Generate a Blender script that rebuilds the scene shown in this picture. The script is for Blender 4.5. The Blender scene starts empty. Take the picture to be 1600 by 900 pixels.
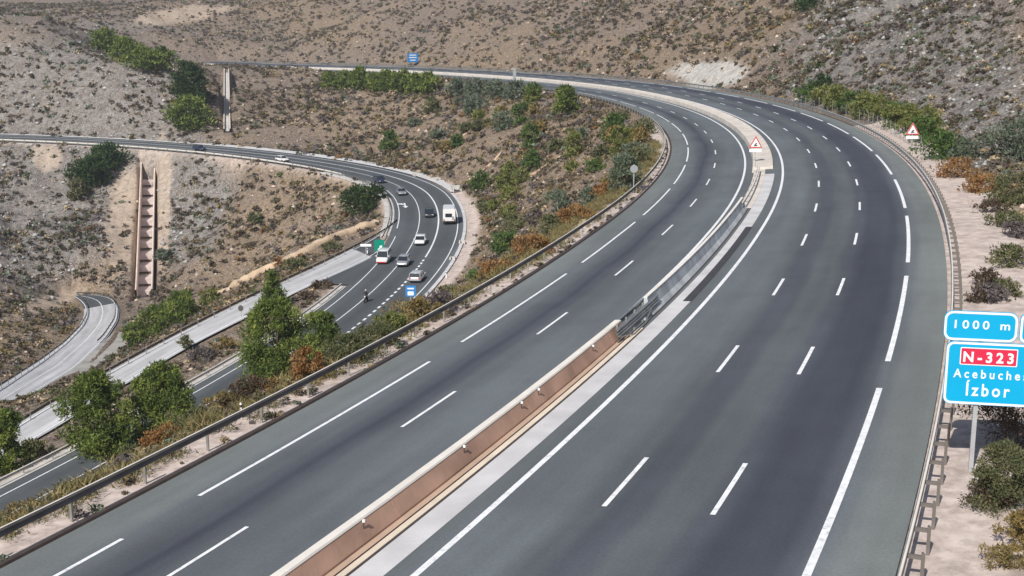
import bpy, math, random
import numpy as np
from math import radians, sin, cos, pi

# ------------------------------------------------------------------ camera, world, sun, exposure
SC = bpy.context.scene
COL = SC.collection
PITCH, FPX, CAMZ = 0.21123, 2013.68, 16.0        # measured from the lane spacing (17 m dash period, 3.5 m lanes)
cam = bpy.data.cameras.new('camera'); camo = bpy.data.objects.new('camera', cam); COL.objects.link(camo)
camo.location = (0, 0, CAMZ); camo.rotation_euler = (pi/2 - PITCH, 0, 0)
cam.sensor_width = 36.0; cam.lens = 36.0*FPX/1600.0; cam.clip_start = 0.1; cam.clip_end = 5000
SC.camera = camo

SUN_TO = np.array([-0.42, -0.91]); SUN_TO /= np.linalg.norm(SUN_TO); SUN_EL = radians(42)
w = bpy.data.worlds.new('World'); SC.world = w; w.use_nodes = True
nt = w.node_tree
sky = nt.nodes.new('ShaderNodeTexSky'); sky.sky_type = 'NISHITA'; sky.sun_disc = False
sky.sun_elevation = SUN_EL; sky.sun_rotation = math.atan2(SUN_TO[0], SUN_TO[1]); sky.altitude = 400
sky.dust_density = 1.5
nt.links.new(sky.outputs[0], nt.nodes['Background'].inputs[0]); nt.nodes['Background'].inputs[1].default_value = 0.08
sl = bpy.data.lights.new('sun', 'SUN'); sl.energy = 4.5; sl.angle = radians(0.53); sl.color = (1, .95, .88)
so = bpy.data.objects.new('sun', sl); COL.objects.link(so)
d = np.array([SUN_TO[0]*cos(SUN_EL), SUN_TO[1]*cos(SUN_EL), sin(SUN_EL)])
from mathutils import Vector, Matrix
so.rotation_euler = Vector(d).to_track_quat('Z', 'Y').to_euler(); so.location = (-40, -80, 90)
SC.view_settings.view_transform = 'Standard'; SC.view_settings.look = 'None'
SC.view_settings.exposure = 0.25; SC.view_settings.gamma = 1.0; SC.view_settings.use_curve_mapping = False

RNG = np.random.default_rng(7); random.seed(7)

# ------------------------------------------------------------------ helpers: objects
def put(o, parent=None):
    COL.objects.link(o)
    if parent is not None: o.parent = parent
    return o
def tag(o, label=None, cat=None, group=None, kind=None):
    if label: o['label'] = label
    if cat: o['category'] = cat
    if group: o['group'] = group
    if kind: o['kind'] = kind
    return o
def empty(name, loc, rz=0, label=None, cat=None, group=None):
    o = bpy.data.objects.new(name, None); o.location = loc; o.rotation_euler = (0, 0, rz); o.empty_display_size = .3
    COL.objects.link(o); return tag(o, label, cat, group)
def mesh_np(name, V, F, mat, parent=None, smooth=False, face_col=None, uv=None, vattr=None):
    """V (n,3); F (m,k) with constant k"""
    V = np.ascontiguousarray(V, np.float32); F = np.ascontiguousarray(F, np.int32)
    m = bpy.data.meshes.new(name); k = F.shape[1]
    m.vertices.add(len(V)); m.vertices.foreach_set('co', V.ravel())
    m.loops.add(F.size); m.loops.foreach_set('vertex_index', F.ravel())
    m.polygons.add(len(F)); m.polygons.foreach_set('loop_start', np.arange(0, F.size, k, dtype=np.int32))
    m.polygons.foreach_set('loop_total', np.full(len(F), k, np.int32))
    if smooth: m.polygons.foreach_set('use_smooth', np.ones(len(F), bool))
    m.update(calc_edges=True)
    if face_col is not None:
        a = m.attributes.new('tint', 'FLOAT_COLOR', 'FACE')
        c = np.ones((len(F), 4), np.float32); c[:, :3] = face_col; a.data.foreach_set('color', c.ravel())
    if uv is not None:
        l = m.uv_layers.new(name='UVMap'); l.data.foreach_set('uv', np.ascontiguousarray(uv[F.ravel()], np.float32).ravel())
    if vattr is not None:
        for kk, vv in vattr.items():
            a = m.attributes.new(kk, 'FLOAT_COLOR', 'POINT')
            c = np.ones((len(V), 4), np.float32); c[:, :vv.shape[1]] = vv; a.data.foreach_set('color', c.ravel())
    m.materials.append(mat)
    return put(bpy.data.objects.new(name, m), parent)
class MB:
    def __init__(s): s.v = []; s.f = []
    def add(s, v, f):
        b = len(s.v); s.v += [tuple(map(float, p)) for p in v]; s.f += [tuple(b+i for i in q) for q in f]
    def box(s, c, h, rz=0.0, M=None):
        pts = [np.array([x*h[0], y*h[1], z*h[2]]) for x in (-1, 1) for y in (-1, 1) for z in (-1, 1)]
        R = np.array([[cos(rz), -sin(rz), 0], [sin(rz), cos(rz), 0], [0, 0, 1]]) if M is None else M
        s.add([R@p+np.array(c) for p in pts], [(0,1,3,2),(4,6,7,5),(0,4,5,1),(2,3,7,6),(0,2,6,4),(1,5,7,3)])
    def loft(s, secs, cap=True, closed=True):
        n = len(secs[0]); v = [p for q in secs for p in q]; f = []
        for i in range(len(secs)-1):
            for j in range(n if closed else n-1):
                a, b = i*n+j, i*n+(j+1) % n
                f.append((a, b, b+n, a+n))
        if cap: f.append(tuple(range(n-1, -1, -1))); f.append(tuple(range((len(secs)-1)*n, len(secs)*n)))
        s.add(v, f)
    def tube(s, path, rad, n=8):
        path = [np.array(p, float) for p in path]
        rad = rad if hasattr(rad, '__len__') else [rad]*len(path); secs = []
        for i, p in enumerate(path):
            t = path[min(i+1, len(path)-1)]-path[max(i-1, 0)]; t /= np.linalg.norm(t)
            a = np.cross(t, [0, 0, 1.]) if abs(t[2]) < .95 else np.cross(t, [0, 1., 0]); a /= np.linalg.norm(a); b = np.cross(t, a)
            secs.append([p+rad[i]*(a*cos(2*pi*k/n)+b*sin(2*pi*k/n)) for k in range(n)])
        s.loft(secs)
    def poly(s, pts, d0=None):
        s.add(pts, [tuple(range(len(pts)))])
    def mesh(s, name, mat, smooth=False):
        m = bpy.data.meshes.new(name); m.from_pydata(s.v, [], s.f); m.materials.append(mat)
        if smooth: m.polygons.foreach_set('use_smooth', np.ones(len(m.polygons), bool))
        m.update(); return m
    def build(s, name, mat, parent=None, smooth=False):
        return put(bpy.data.objects.new(name, s.mesh(name, mat, smooth)), parent)
def copy_tree(o, parent=None):
    c = o.copy(); COL.objects.link(c); c.parent = parent
    for ch in list(o.children): copy_tree(ch, c)
    return c

# ------------------------------------------------------------------ helpers: materials
def mat(name, col=(.5, .5, .5), rough=.8, metal=0.0, spec=.3, noise=None, bump=None):
    """noise=(scale, amount, detail): value variation; bump=(scale, strength)"""
    m = bpy.data.materials.new(name); m.use_nodes = True; t = m.node_tree; b = t.nodes['Principled BSDF']
    b.inputs['Base Color'].default_value = (*col, 1); b.inputs['Roughness'].default_value = rough
    b.inputs['Metallic'].default_value = metal; b.inputs['Specular IOR Level'].default_value = spec
    tc = t.nodes.new('ShaderNodeTexCoord')
    if noise:
        n = t.nodes.new('ShaderNodeTexNoise'); n.inputs['Scale'].default_value = noise[0]; n.inputs['Detail'].default_value = 6
        t.links.new(tc.outputs['Object'], n.inputs['Vector'])
        r = t.nodes.new('ShaderNodeMapRange'); r.inputs[1].default_value = .3; r.inputs[2].default_value = .7
        r.inputs[3].default_value = 1-noise[1]; r.inputs[4].default_value = 1+noise[1]
        t.links.new(n.outputs[0], r.inputs[0])
        x = t.nodes.new('ShaderNodeMix'); x.data_type = 'RGBA'; x.blend_type = 'MULTIPLY'; x.inputs[0].default_value = 1
        x.inputs[6].default_value = (*col, 1); t.links.new(r.outputs[0], x.inputs[7]); t.links.new(x.outputs[2], b.inputs['Base Color'])
    if bump:
        n2 = t.nodes.new('ShaderNodeTexNoise'); n2.inputs['Scale'].default_value = bump[0]; n2.inputs['Detail'].default_value = 4
        t.links.new(tc.outputs['Object'], n2.inputs['Vector'])
        bp = t.nodes.new('ShaderNodeBump'); bp.inputs['Strength'].default_value = bump[1]; bp.inputs['Distance'].default_value = .05
        t.links.new(n2.outputs[0], bp.inputs['Height']); t.links.new(bp.outputs[0], b.inputs['Normal'])
    return m
def mat_tint(name, rough=.85, trans=0.0):
    m = bpy.data.materials.new(name); m.use_nodes = True; t = m.node_tree; b = t.nodes['Principled BSDF']
    a = t.nodes.new('ShaderNodeAttribute'); a.attribute_name = 'tint'
    b.inputs['Roughness'].default_value = rough; b.inputs['Specular IOR Level'].default_value = .15
    t.links.new(a.outputs['Color'], b.inputs['Base Color'])
    if trans:
        tr = t.nodes.new('ShaderNodeBsdfTranslucent'); t.links.new(a.outputs['Color'], tr.inputs[0])
        mx = t.nodes.new('ShaderNodeMixShader'); mx.inputs[0].default_value = trans
        t.links.new(b.outputs[0], mx.inputs[1]); t.links.new(tr.outputs[0], mx.inputs[2])
        t.links.new(mx.outputs[0], t.nodes['Material Output'].inputs[0])
    return m
def mat_asphalt(name, stops, span, streak=.10):
    """colour follows the lateral position on the road (UV.x in metres), wear streaks run along it"""
    m = bpy.data.materials.new(name); m.use_nodes = True; t = m.node_tree; L = t.links.new; b = t.nodes['Principled BSDF']
    uv = t.nodes.new('ShaderNodeUVMap'); sx = t.nodes.new('ShaderNodeSeparateXYZ'); L(uv.outputs[0], sx.inputs[0])
    wob = t.nodes.new('ShaderNodeTexNoise'); wob.inputs['Scale'].default_value = .06; L(uv.outputs[0], wob.inputs['Vector'])
    wm = t.nodes.new('ShaderNodeMath'); wm.operation = 'MULTIPLY_ADD'; wm.inputs[1].default_value = 1.2; L(wob.outputs[0], wm.inputs[0]); L(sx.outputs[0], wm.inputs[2])
    mr = t.nodes.new('ShaderNodeMapRange'); mr.inputs[1].default_value = span[0]+.6; mr.inputs[2].default_value = span[1]+.6; L(wm.outputs[0], mr.inputs[0])
    cr = t.nodes.new('ShaderNodeValToRGB'); e = cr.color_ramp.elements
    for i, (o, g) in enumerate(stops):
        p = (o-span[0])/(span[1]-span[0])
        el = e[i] if i < 2 else e.new(p)
        el.position = p; el.color = (*(g if hasattr(g, '__len__') else (g*1.28*.905, g*1.28, g*1.28*1.08)), 1)
    cr.color_ramp.interpolation = 'EASE'
    L(mr.outputs[0], cr.inputs[0])
    mp = t.nodes.new('ShaderNodeMapping'); mp.inputs['Scale'].default_value = (1.0, .05, 1); L(uv.outputs[0], mp.inputs[0])
    n1 = t.nodes.new('ShaderNodeTexNoise'); n1.inputs['Scale'].default_value = .8; n1.inputs['Detail'].default_value = 5; L(mp.outputs[0], n1.inputs['Vector'])
    n2 = t.nodes.new('ShaderNodeTexNoise'); n2.inputs['Scale'].default_value = .25; n2.inputs['Detail'].default_value = 8; n2.inputs['Roughness'].default_value = .7; L(uv.outputs[0], n2.inputs['Vector'])
    n3 = t.nodes.new('ShaderNodeTexNoise'); n3.inputs['Scale'].default_value = 9; n3.inputs['Detail'].default_value = 4; L(uv.outputs[0], n3.inputs['Vector'])
    def rng(n, a):
        r = t.nodes.new('ShaderNodeMapRange'); r.inputs[1].default_value = .3; r.inputs[2].default_value = .7; r.inputs[3].default_value = 1-a; r.inputs[4].default_value = 1+a
        L(n.outputs[0], r.inputs[0]); return r
    p1 = t.nodes.new('ShaderNodeMath'); p1.operation = 'MULTIPLY'; L(rng(n1, streak).outputs[0], p1.inputs[0]); L(rng(n2, .09).outputs[0], p1.inputs[1])
    mp4 = t.nodes.new('ShaderNodeMapping'); mp4.inputs['Scale'].default_value = (1.0, .22, 1); L(uv.outputs[0], mp4.inputs[0])
    n4 = t.nodes.new('ShaderNodeTexNoise'); n4.inputs['Scale'].default_value = .16; n4.inputs['Detail'].default_value = 5; n4.inputs['Roughness'].default_value = .6; L(mp4.outputs[0], n4.inputs['Vector'])
    p1b = t.nodes.new('ShaderNodeMath'); p1b.operation = 'MULTIPLY'; L(p1.outputs[0], p1b.inputs[0]); L(rng(n4, .17).outputs[0], p1b.inputs[1]); p1 = p1b
    p2 = t.nodes.new('ShaderNodeMath'); p2.operation = 'MULTIPLY'; L(p1.outputs[0], p2.inputs[0]); L(rng(n3, .10).outputs[0], p2.inputs[1])
    x = t.nodes.new('ShaderNodeMix'); x.data_type = 'RGBA'; x.blend_type = 'MULTIPLY'; x.inputs[0].default_value = 1
    L(cr.outputs[0], x.inputs[6]); L(p2.outputs[0], x.inputs[7]); L(x.outputs[2], b.inputs['Base Color'])
    b.inputs['Roughness'].default_value = .85; b.inputs['Specular IOR Level'].default_value = .2
    bp = t.nodes.new('ShaderNodeBump'); bp.inputs['Strength'].default_value = .25; bp.inputs['Distance'].default_value = .01
    L(n3.outputs[0], bp.inputs['Height']); L(bp.outputs[0], b.inputs['Normal'])
    return m

M = {}
M['paint'] = mat('white_road_paint', (.78, .79, .80), .6, noise=(2.5, .10))
M['patch'] = mat('fresh_asphalt_patch', (.05, .05, .058), .9, noise=(2, .15))
t_ = M['paint'].node_tree; pb = t_.nodes['Principled BSDF']; src_ = pb.inputs['Base Color'].links[0].from_socket
tc_ = t_.nodes.new('ShaderNodeTexCoord'); nn = t_.nodes.new('ShaderNodeTexNoise'); nn.inputs['Scale'].default_value = 3.5; nn.inputs['Detail'].default_value = 8; nn.inputs['Roughness'].default_value = .75; t_.links.new(tc_.outputs['Object'], nn.inputs['Vector'])
rr_ = t_.nodes.new('ShaderNodeMapRange'); rr_.inputs[1].default_value = .52; rr_.inputs[2].default_value = .72; rr_.inputs[3].default_value = 0; rr_.inputs[4].default_value = .8; t_.links.new(nn.outputs[0], rr_.inputs[0])
mx_ = t_.nodes.new('ShaderNodeMix'); mx_.data_type = 'RGBA'; mx_.inputs[7].default_value = (.26, .27, .28, 1); t_.links.new(rr_.outputs[0], mx_.inputs[0]); t_.links.new(src_, mx_.inputs[6]); t_.links.new(mx_.outputs[2], pb.inputs['Base Color'])
M['concrete'] = mat('pale_concrete', (.50, .48, .45), .9, noise=(.7, .16), bump=(6, .3))
M['apron'] = mat('stained_apron', (.36, .345, .315), .9, noise=(.25, .25), bump=(5, .3))
M['ditch'] = mat('ditch_concrete', (.53, .525, .53), .9, noise=(.5, .14), bump=(8, .25))
M['grey_wall'] = mat('weathered_grey_concrete', (.46, .49, .51), .9, noise=(.6, .28), bump=(5, .3))
M['cap'] = mat('pale_cap', (.70, .66, .60), .85, noise=(1.0, .08))
M['brown'] = mat('terracotta_concrete', (.44, .275, .20), .9, noise=(.45, .28), bump=(7, .25))
M['tanstrip'] = mat('sandy_and_sunlit_concrete', (.46, .33, .245), .9, noise=(.9, .12))
M['chutewall'] = mat('chute_wall', (.60, .49, .42), .9, noise=(.4, .15), bump=(4, .3)); M['chutefloor'] = mat('chute_floor', (.56, .49, .465), .9, noise=(.5, .2), bump=(4, .3))
M['cream'] = mat('cream_kerb', (.66, .57, .46), .9, noise=(1.2, .1))
M['joint'] = mat('dark_joint_and_shade', (.06, .045, .04), .95, noise=(3, .2))
M['planter'] = mat('planter_concrete', (.58, .53, .475), .9, noise=(.5, .15), bump=(5, .3))
M['steel'] = mat('galvanised_steel', (.42, .42, .40), .45, .75, .5, noise=(1.5, .2))
M['rust'] = mat('dull_rail_steel', (.20, .18, .165), .6, .5, .4, noise=(1.2, .25))
M['darkpost'] = mat('dark_post_steel', (.10, .095, .09), .6, .4, noise=(2, .2))
M['pole'] = mat('grey_pole', (.45, .46, .47), .5, .3, noise=(2, .1))
M['white'] = mat('white_enamel', (.80, .80, .80), .4, noise=(3, .04))
M['signblue'] = mat('sign_cyan_blue', (.0, .35, .62), .4, spec=.4, noise=(.8, .04))
M['signblue2'] = mat('sign_blue', (.03, .20, .50), .4, noise=(1, .05))
M['signgreen'] = mat('sign_green', (.0, .22, .15), .4, noise=(1, .05))
M['signred'] = mat('sign_red', (.60, .025, .07), .4, noise=(1, .05))
M['warnred'] = mat('warning_red', (.50, .06, .05), .45, noise=(1, .08))
M['signback'] = mat('sign_back_aluminium', (.30, .32, .335), .6, .2, noise=(2, .08))
M['black'] = mat('black_print', (.02, .02, .02), .6, noise=(5, .1))
M['rubber'] = mat('tyre_rubber', (.025, .025, .025), .8, noise=(8, .15))
M['rim'] = mat('alloy_rim', (.45, .45, .46), .35, .8, noise=(5, .05))
M['glass'] = mat('dark_car_glass', (.02, .025, .03), .08, spec=.8, noise=(.5, .1))
M['lamp'] = mat('headlamp_lens', (.75, .77, .8), .1, spec=.8, noise=(5, .03))
M['tail'] = mat('red_tail_lens', (.45, .02, .02), .2, spec=.6, noise=(5, .05))
M['trim'] = mat('black_plastic', (.03, .03, .032), .6, noise=(5, .1))
M['sandplaster'] = mat('sandy_wall', (.50, .38, .265), .95, noise=(.5, .3), bump=(3, .4))
M['bark'] = mat('bark', (.12, .085, .06), .95, noise=(3, .3), bump=(10, .5))
M['leaf'] = mat_tint('foliage', .8, .32)
M['scrub'] = mat_tint('dry_scrub', .9, .10)
M['stone'] = mat_tint('loose_stone', .95)

# ------------------------------------------------------------------ measurement: pixels of the photograph to rays
CP, SP = cos(PITCH), sin(PITCH)
def ray(px, py):
    u = (px-800)/FPX; v = (450-py)/FPX
    return np.array([u, CP+v*SP, -SP+v*CP])
def at_z(px, py, z):
    r = ray(px, py); t = (z-CAMZ)/r[2]; return np.array([r[0]*t, r[1]*t, z])
def at_y(px, py, D):
    r = ray(px, py); t = D/r[1]; return np.array([r[0]*t, D, CAMZ+r[2]*t])
def to_px(X):
    d = X-np.array([0, 0, CAMZ]); fw = d[..., 1]*CP-d[..., 2]*SP; up = d[..., 1]*SP+d[..., 2]*CP
    fw = np.maximum(fw, .5); return 800+FPX*d[..., 0]/fw, 450-FPX*up/fw

# ------------------------------------------------------------------ road axes (plan curvature, height profile, banking)
class Axis:
    def __init__(s, smin, smax, x0, y0, th0, kn, kv, zn, zv, en, ev, step=1.0):
        S = np.arange(smin, smax+step, step); k = np.interp(S, kn, kv); ds = np.diff(S)
        th = -np.r_[0, np.cumsum((k[1:]+k[:-1])/2*ds)]; i0 = np.argmin(abs(S)); th = th-th[i0]+th0
        tm = (th[1:]+th[:-1])/2
        x = np.r_[0, np.cumsum(np.sin(tm)*ds)]; y = np.r_[0, np.cumsum(np.cos(tm)*ds)]
        s.S = S; s.x = x-x[i0]+x0; s.y = y-y[i0]+y0; s.th = th; s.z = np.interp(S, zn, zv); s.e = np.interp(S, en, ev)
    def P(s, st, off=0.0, h=0.0):
        st = np.asarray(st, float); I = lambda a: np.interp(st, s.S, a)
        th = I(s.th); return np.stack([I(s.x)+off*np.cos(th), I(s.y)-off*np.sin(th), I(s.z)+off*I(s.e)+h], -1)
    def head(s, st): return float(np.interp(st, s.S, s.th))
    def find(s, X):
        i = np.argmin((s.x-X[0])**2+(s.y-X[1])**2); th = s.th[i]; dx, dy = X[0]-s.x[i], X[1]-s.y[i]
        return s.S[i]+dx*sin(th)+dy*cos(th), dx*cos(th)-dy*sin(th)
MAIN = Axis(-75, 690, -.58337, 39.30645, .3808, [-40, 40, 120, 200, 300, 420, 640], [.00167, .00169, .00204, .00193, .0017, .0018, .00179],
            [-40, 60, 160, 300, 420, 640], [.59568, 0, -1.25086, -3.3842, -5.76278, -9.81973], [0, 200, 350, 640], [.06881, .07737, .06996, .0701])
LOW = Axis(-180, 330, -13.59766, 212.56841, .03712, [-160, -90, -40, 0, 40, 80, 120, 300], [.00166, .00192, .00293, .00315, .00392, .00988, .00468, .00396],
           [-160, -60, 0, 60, 300], [-23.75232, -23.27374, -22.72053, -21.86104, -22.12958], [-160, -40, 40, 300], [.03304, .05504, .02717, .04107])
DZL = -.323                                       # the left carriageway lies a little lower

# slip road and hairpin road: edges measured in the photo, heights along them
def resample(P, n):
    P = np.asarray(P, float); d = np.r_[0, np.cumsum(np.linalg.norm(np.diff(P, axis=0), axis=1))]
    t = np.linspace(0, d[-1], n); return np.stack([np.interp(t, d, P[:, k]) for k in range(P.shape[1])], -1)
def smooth(P, it=2):
    P = P.copy()
    for _ in range(it): P[1:-1] = .25*P[:-2]+.5*P[1:-1]+.25*P[2:]
    return P
ramp_L = smooth(resample([at_z(*q) for q in ((617,347,-23.0),(600,361,-23.05),(575,376,-23.1),(540,394,-23.2),(500,414,-23.4),(450,437,-23.75),(400,461,-24.2),(345,488,-24.8),(282,520,-25.4),(220,553,-26),(150,592,-26.5),(62,641,-27),(0,680,-27.3),(-60,718,-27.5))], 60), 3)
ramp_R = smooth(resample([at_z(*q) for q in ((618.5,358,-23.05),(610,374,-23.1),(592,396,-23.2),(560,413,-23.3),(515,433,-23.4),(460,458,-23.75),(400,489,-24.2),(345,516,-24.8),(300,539,-25.4),(240,574,-26),(160,622,-26.5),(85,670,-27),(20,706,-27.3),(-40,742,-27.5))], 60), 3)
hp_in = smooth(resample([at_z(*q) for q in ((116,463,-51),(124,470,-50.8),(131,480,-50.5),(131,495,-50),(122,512,-49),(96,538,-47.5),(58,566,-45.5),(0,603,-43),(-60,640,-41))], 50), 2)
hp_out = smooth(resample([at_z(*q) for q in ((122,460,-51),(150,459.5,-50.8),(178,465,-50.4),(187,480,-50),(185,500,-49),(168,527,-47.5),(120,574,-45.5),(40,622,-43),(-20,660,-41))], 50), 2)

GS = np.arange(-28, 14, 2.)
gore_a = np.array([LOW.P(t, -7.7) for t in GS]); _rr = resample(ramp_R, 240)
def _near(p): return _rr[np.argmin(np.hypot(_rr[:, 0]-p[0], _rr[:, 1]-p[1]))]
gore_b = np.array([_near(p) for p in gore_a])
ap_a = resample(hp_out[24:42], 20); ap_b = resample([at_z(*q) for q in ((186,512,-48.6),(196,528,-48.2),(203,538,-47.8),(192,552,-47.0),(160,570,-46.2),(122,588,-45.6),(90,600,-44.9))], 20)
class Strip:                                       # corridor described by its two edges
    def __init__(s, a, b, extra):
        s.c = (a+b)/2; t = np.gradient(s.c, axis=0); t[:, 2] = 0; t /= np.linalg.norm(t, axis=1)[:, None]; s.t = t
        s.n = np.stack([t[:, 1], -t[:, 0]], -1); dw = ((b-a)[:, :2]*s.n).sum(1); s.hw = np.abs(dw)/2+extra
        s.g = np.gradient(s.c[:, 2])/np.maximum(np.linalg.norm(np.gradient(s.c[:, :2], axis=0), axis=1), .1)
        s.e = (b[:, 2]-a[:, 2])/np.where(np.abs(dw) < .5, 1e9, dw); s.off = (-s.hw, s.hw)
def axis_strip(A, step, o0, o1):
    s = Strip.__new__(Strip); st = np.arange(A.S[0], A.S[-1], step); th = np.interp(st, A.S, A.th)
    s.c = A.P(st); s.t = np.stack([np.sin(th), np.cos(th), 0*th], -1); s.n = np.stack([np.cos(th), -np.sin(th)], -1)
    s.g = np.gradient(s.c[:, 2])/step; s.e = np.interp(st, A.S, A.e); s.off = (np.full(len(st), o0), np.full(len(st), o1)); return s
corr = [(axis_strip(MAIN, 2, -15.2, 15.0), 3.5, .17), (axis_strip(LOW, 2, -9.5, 5.5), 3.0, .17),
        (Strip(ramp_L, ramp_R, .8), 2.5, .15), (Strip(gore_a, gore_b, .2), 2.0, .16), (Strip(ap_a, ap_b, .1), 1.0, .3), (Strip(hp_in, hp_out, .9), 2.0, .2)]

# ------------------------------------------------------------------ the lie of the land: thin-plate surface through measured points
C = []
for st in np.arange(-70, 690, 15):
    C.append(MAIN.P(st, -15.3, -.3)); C.append(MAIN.P(st, 14.8, -.1))
    if st < 640:
        tab = {22: np.interp(st, [60, 100, 140, 180, 260], [.2, .5, 1.5, 4, 4.5]), 32: np.interp(st, [40, 90, 140, 180, 260], [1, 2.0, 6.5, 10, 10]),
               48: np.interp(st, [40, 90, 140, 180, 260], [6, 9, 17, 20, 18]), 75: np.interp(st, [40, 90, 140, 180, 260], [20, 25, 34, 36, 33]),
               120: np.interp(st, [40, 90, 140, 180, 260], [45, 50, 58, 58, 54])}
        for o, h in tab.items():
            if int(st) % 30 == (5 if o < 60 else 20) % 30 or o < 40:
                Q = MAIN.P(st, 0); T = MAIN.P(st, o); C.append(np.array([T[0], T[1], Q[2]+1+h]))
for st in np.arange(-175, 330, 12):
    C.append(LOW.P(st, -9.5, -.2)); C.append(LOW.P(st, 6.0, -.1))
for a in (ramp_L, ramp_R): C += [p-np.array([0, 0, .15]) for p in a[4::6]]
for a in (hp_in, hp_out): C += [p-np.array([0, 0, .15]) for p in a[::5]]
chute_top, chute_bot = at_y(232, 241, 372.5), at_y(225, 462, 300)
for t in np.linspace(.06, 1, 9): C.append(chute_top*(1-t)+chute_bot*t)
C += [at_y(*q) for q in (
    (0,452,292),(-100,440,290),(60,385,322),(0,330,350),(-120,330,350),(0,270,376),(110,280,360),(150,400,312),(60,240,393),
    (300,330,338),(300,420,300),(340,470,262),(400,430,278),(450,400,287),(520,360,272),(450,330,312),(540,310,292),(380,300,340),(575,330,262),
    (0,52,452),(75,62,447),(150,82,437),(220,112,425),(270,152,408),(312,192,388),(150,150,415),(60,140,425),(-150,60,470),
    (345,190,402),(345,150,490),(348,112,625),(270,110,560),(200,90,540),(300,150,470),
    (340,70,690),(240,55,690),(240,25,760),(100,35,700),(345,10,800),(420,60,720),(0,20,760),(100,0,880),(0,-60,1000),(-300,60,700),(-400,200,500),(-500,420,300),
    (40,640,148),(100,606,165),(160,580,186),(0,661,142),(205,556,200),(-300,500,250),(-300,700,150),(-400,900,90),(500,40,720),(450,0,820),(600,20,700))]
C.append(np.array([-60, 0, -18.])); C.append(np.array([-130, 40, -34.])); C.append(np.array([-40, -30, -6.])); C.append(np.array([60, -20, 6.])); C.append(np.array([-250, 250, -40.]))
C = np.array(C)
def tps_fit(P, z, lam):
    n = len(P); r2 = ((P[:, None]-P[None])**2).sum(2); K = .5*r2*np.log(r2+1e-9)+np.eye(n)*lam
    A = np.zeros((n+3, n+3)); A[:n, :n] = K; A[:n, n] = 1; A[:n, n+1:] = P; A[n, :n] = 1; A[n+1:, :n] = P.T
    return np.linalg.solve(A, np.r_[z, 0, 0, 0])
SCL = 100.0
Wt = tps_fit(C[:, :2]/SCL, C[:, 2], .0006)
GX0, GY0, GST, GNX, GNY = -480., -60., 4., 241, 290
gx = GX0+GST*np.arange(GNX); gy = GY0+GST*np.arange(GNY)
G2 = np.stack(np.meshgrid(gx, gy), -1).reshape(-1, 2)
BASE = np.empty(len(G2))
for i in range(0, len(G2), 8000):
    q = G2[i:i+8000]/SCL; r2 = ((q[:, None]-C[None, :, :2]/SCL)**2).sum(2)
    BASE[i:i+8000] = (.5*r2*np.log(r2+1e-9))@Wt[:-3]+Wt[-3]+q@Wt[-2:]
BASE = np.clip(BASE.reshape(GNY, GNX), -70, 160)
CELL = []
for s, mg, dp in corr:
    idx = np.empty(len(G2), np.int32)
    for i in range(0, len(G2), 8000):
        q = G2[i:i+8000]; idx[i:i+8000] = ((q[:, None, 0]-s.c[None, :, 0])**2+(q[:, None, 1]-s.c[None, :, 1])**2).argmin(1)
    CELL.append(idx.reshape(GNY, GNX))
def hash2(i, j, seed):
    h = (i.astype(np.int64)*374761393+j.astype(np.int64)*668265263+seed*974634777) & 0xFFFFFFFF
    h = ((h ^ (h >> 13))*1274126177) & 0xFFFFFFFF; h = h ^ (h >> 16); return (h & 0xFFFF)/65535.0
def vnoise(x, y, seed):
    i = np.floor(x); j = np.floor(y); fx = x-i; fy = y-j; fx = fx*fx*fx*(fx*(fx*6-15)+10); fy = fy*fy*fy*(fy*(fy*6-15)+10)
    i = i.astype(np.int64); j = j.astype(np.int64)
    a, b, c, d_ = hash2(i, j, seed), hash2(i+1, j, seed), hash2(i, j+1, seed), hash2(i+1, j+1, seed)
    return (a*(1-fx)+b*fx)*(1-fy)+(c*(1-fx)+d_*fx)*fy
def fbm(x, y, lam, seed, oct_=4, gain=.5):
    r = 0; a = 1; t = 0
    for o in range(oct_):
        r = r+a*vnoise(x/lam+17.3*o, y/lam-9.1*o, seed+o); t += a; a *= gain; lam *= .5
    return r/t*2-1
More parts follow.
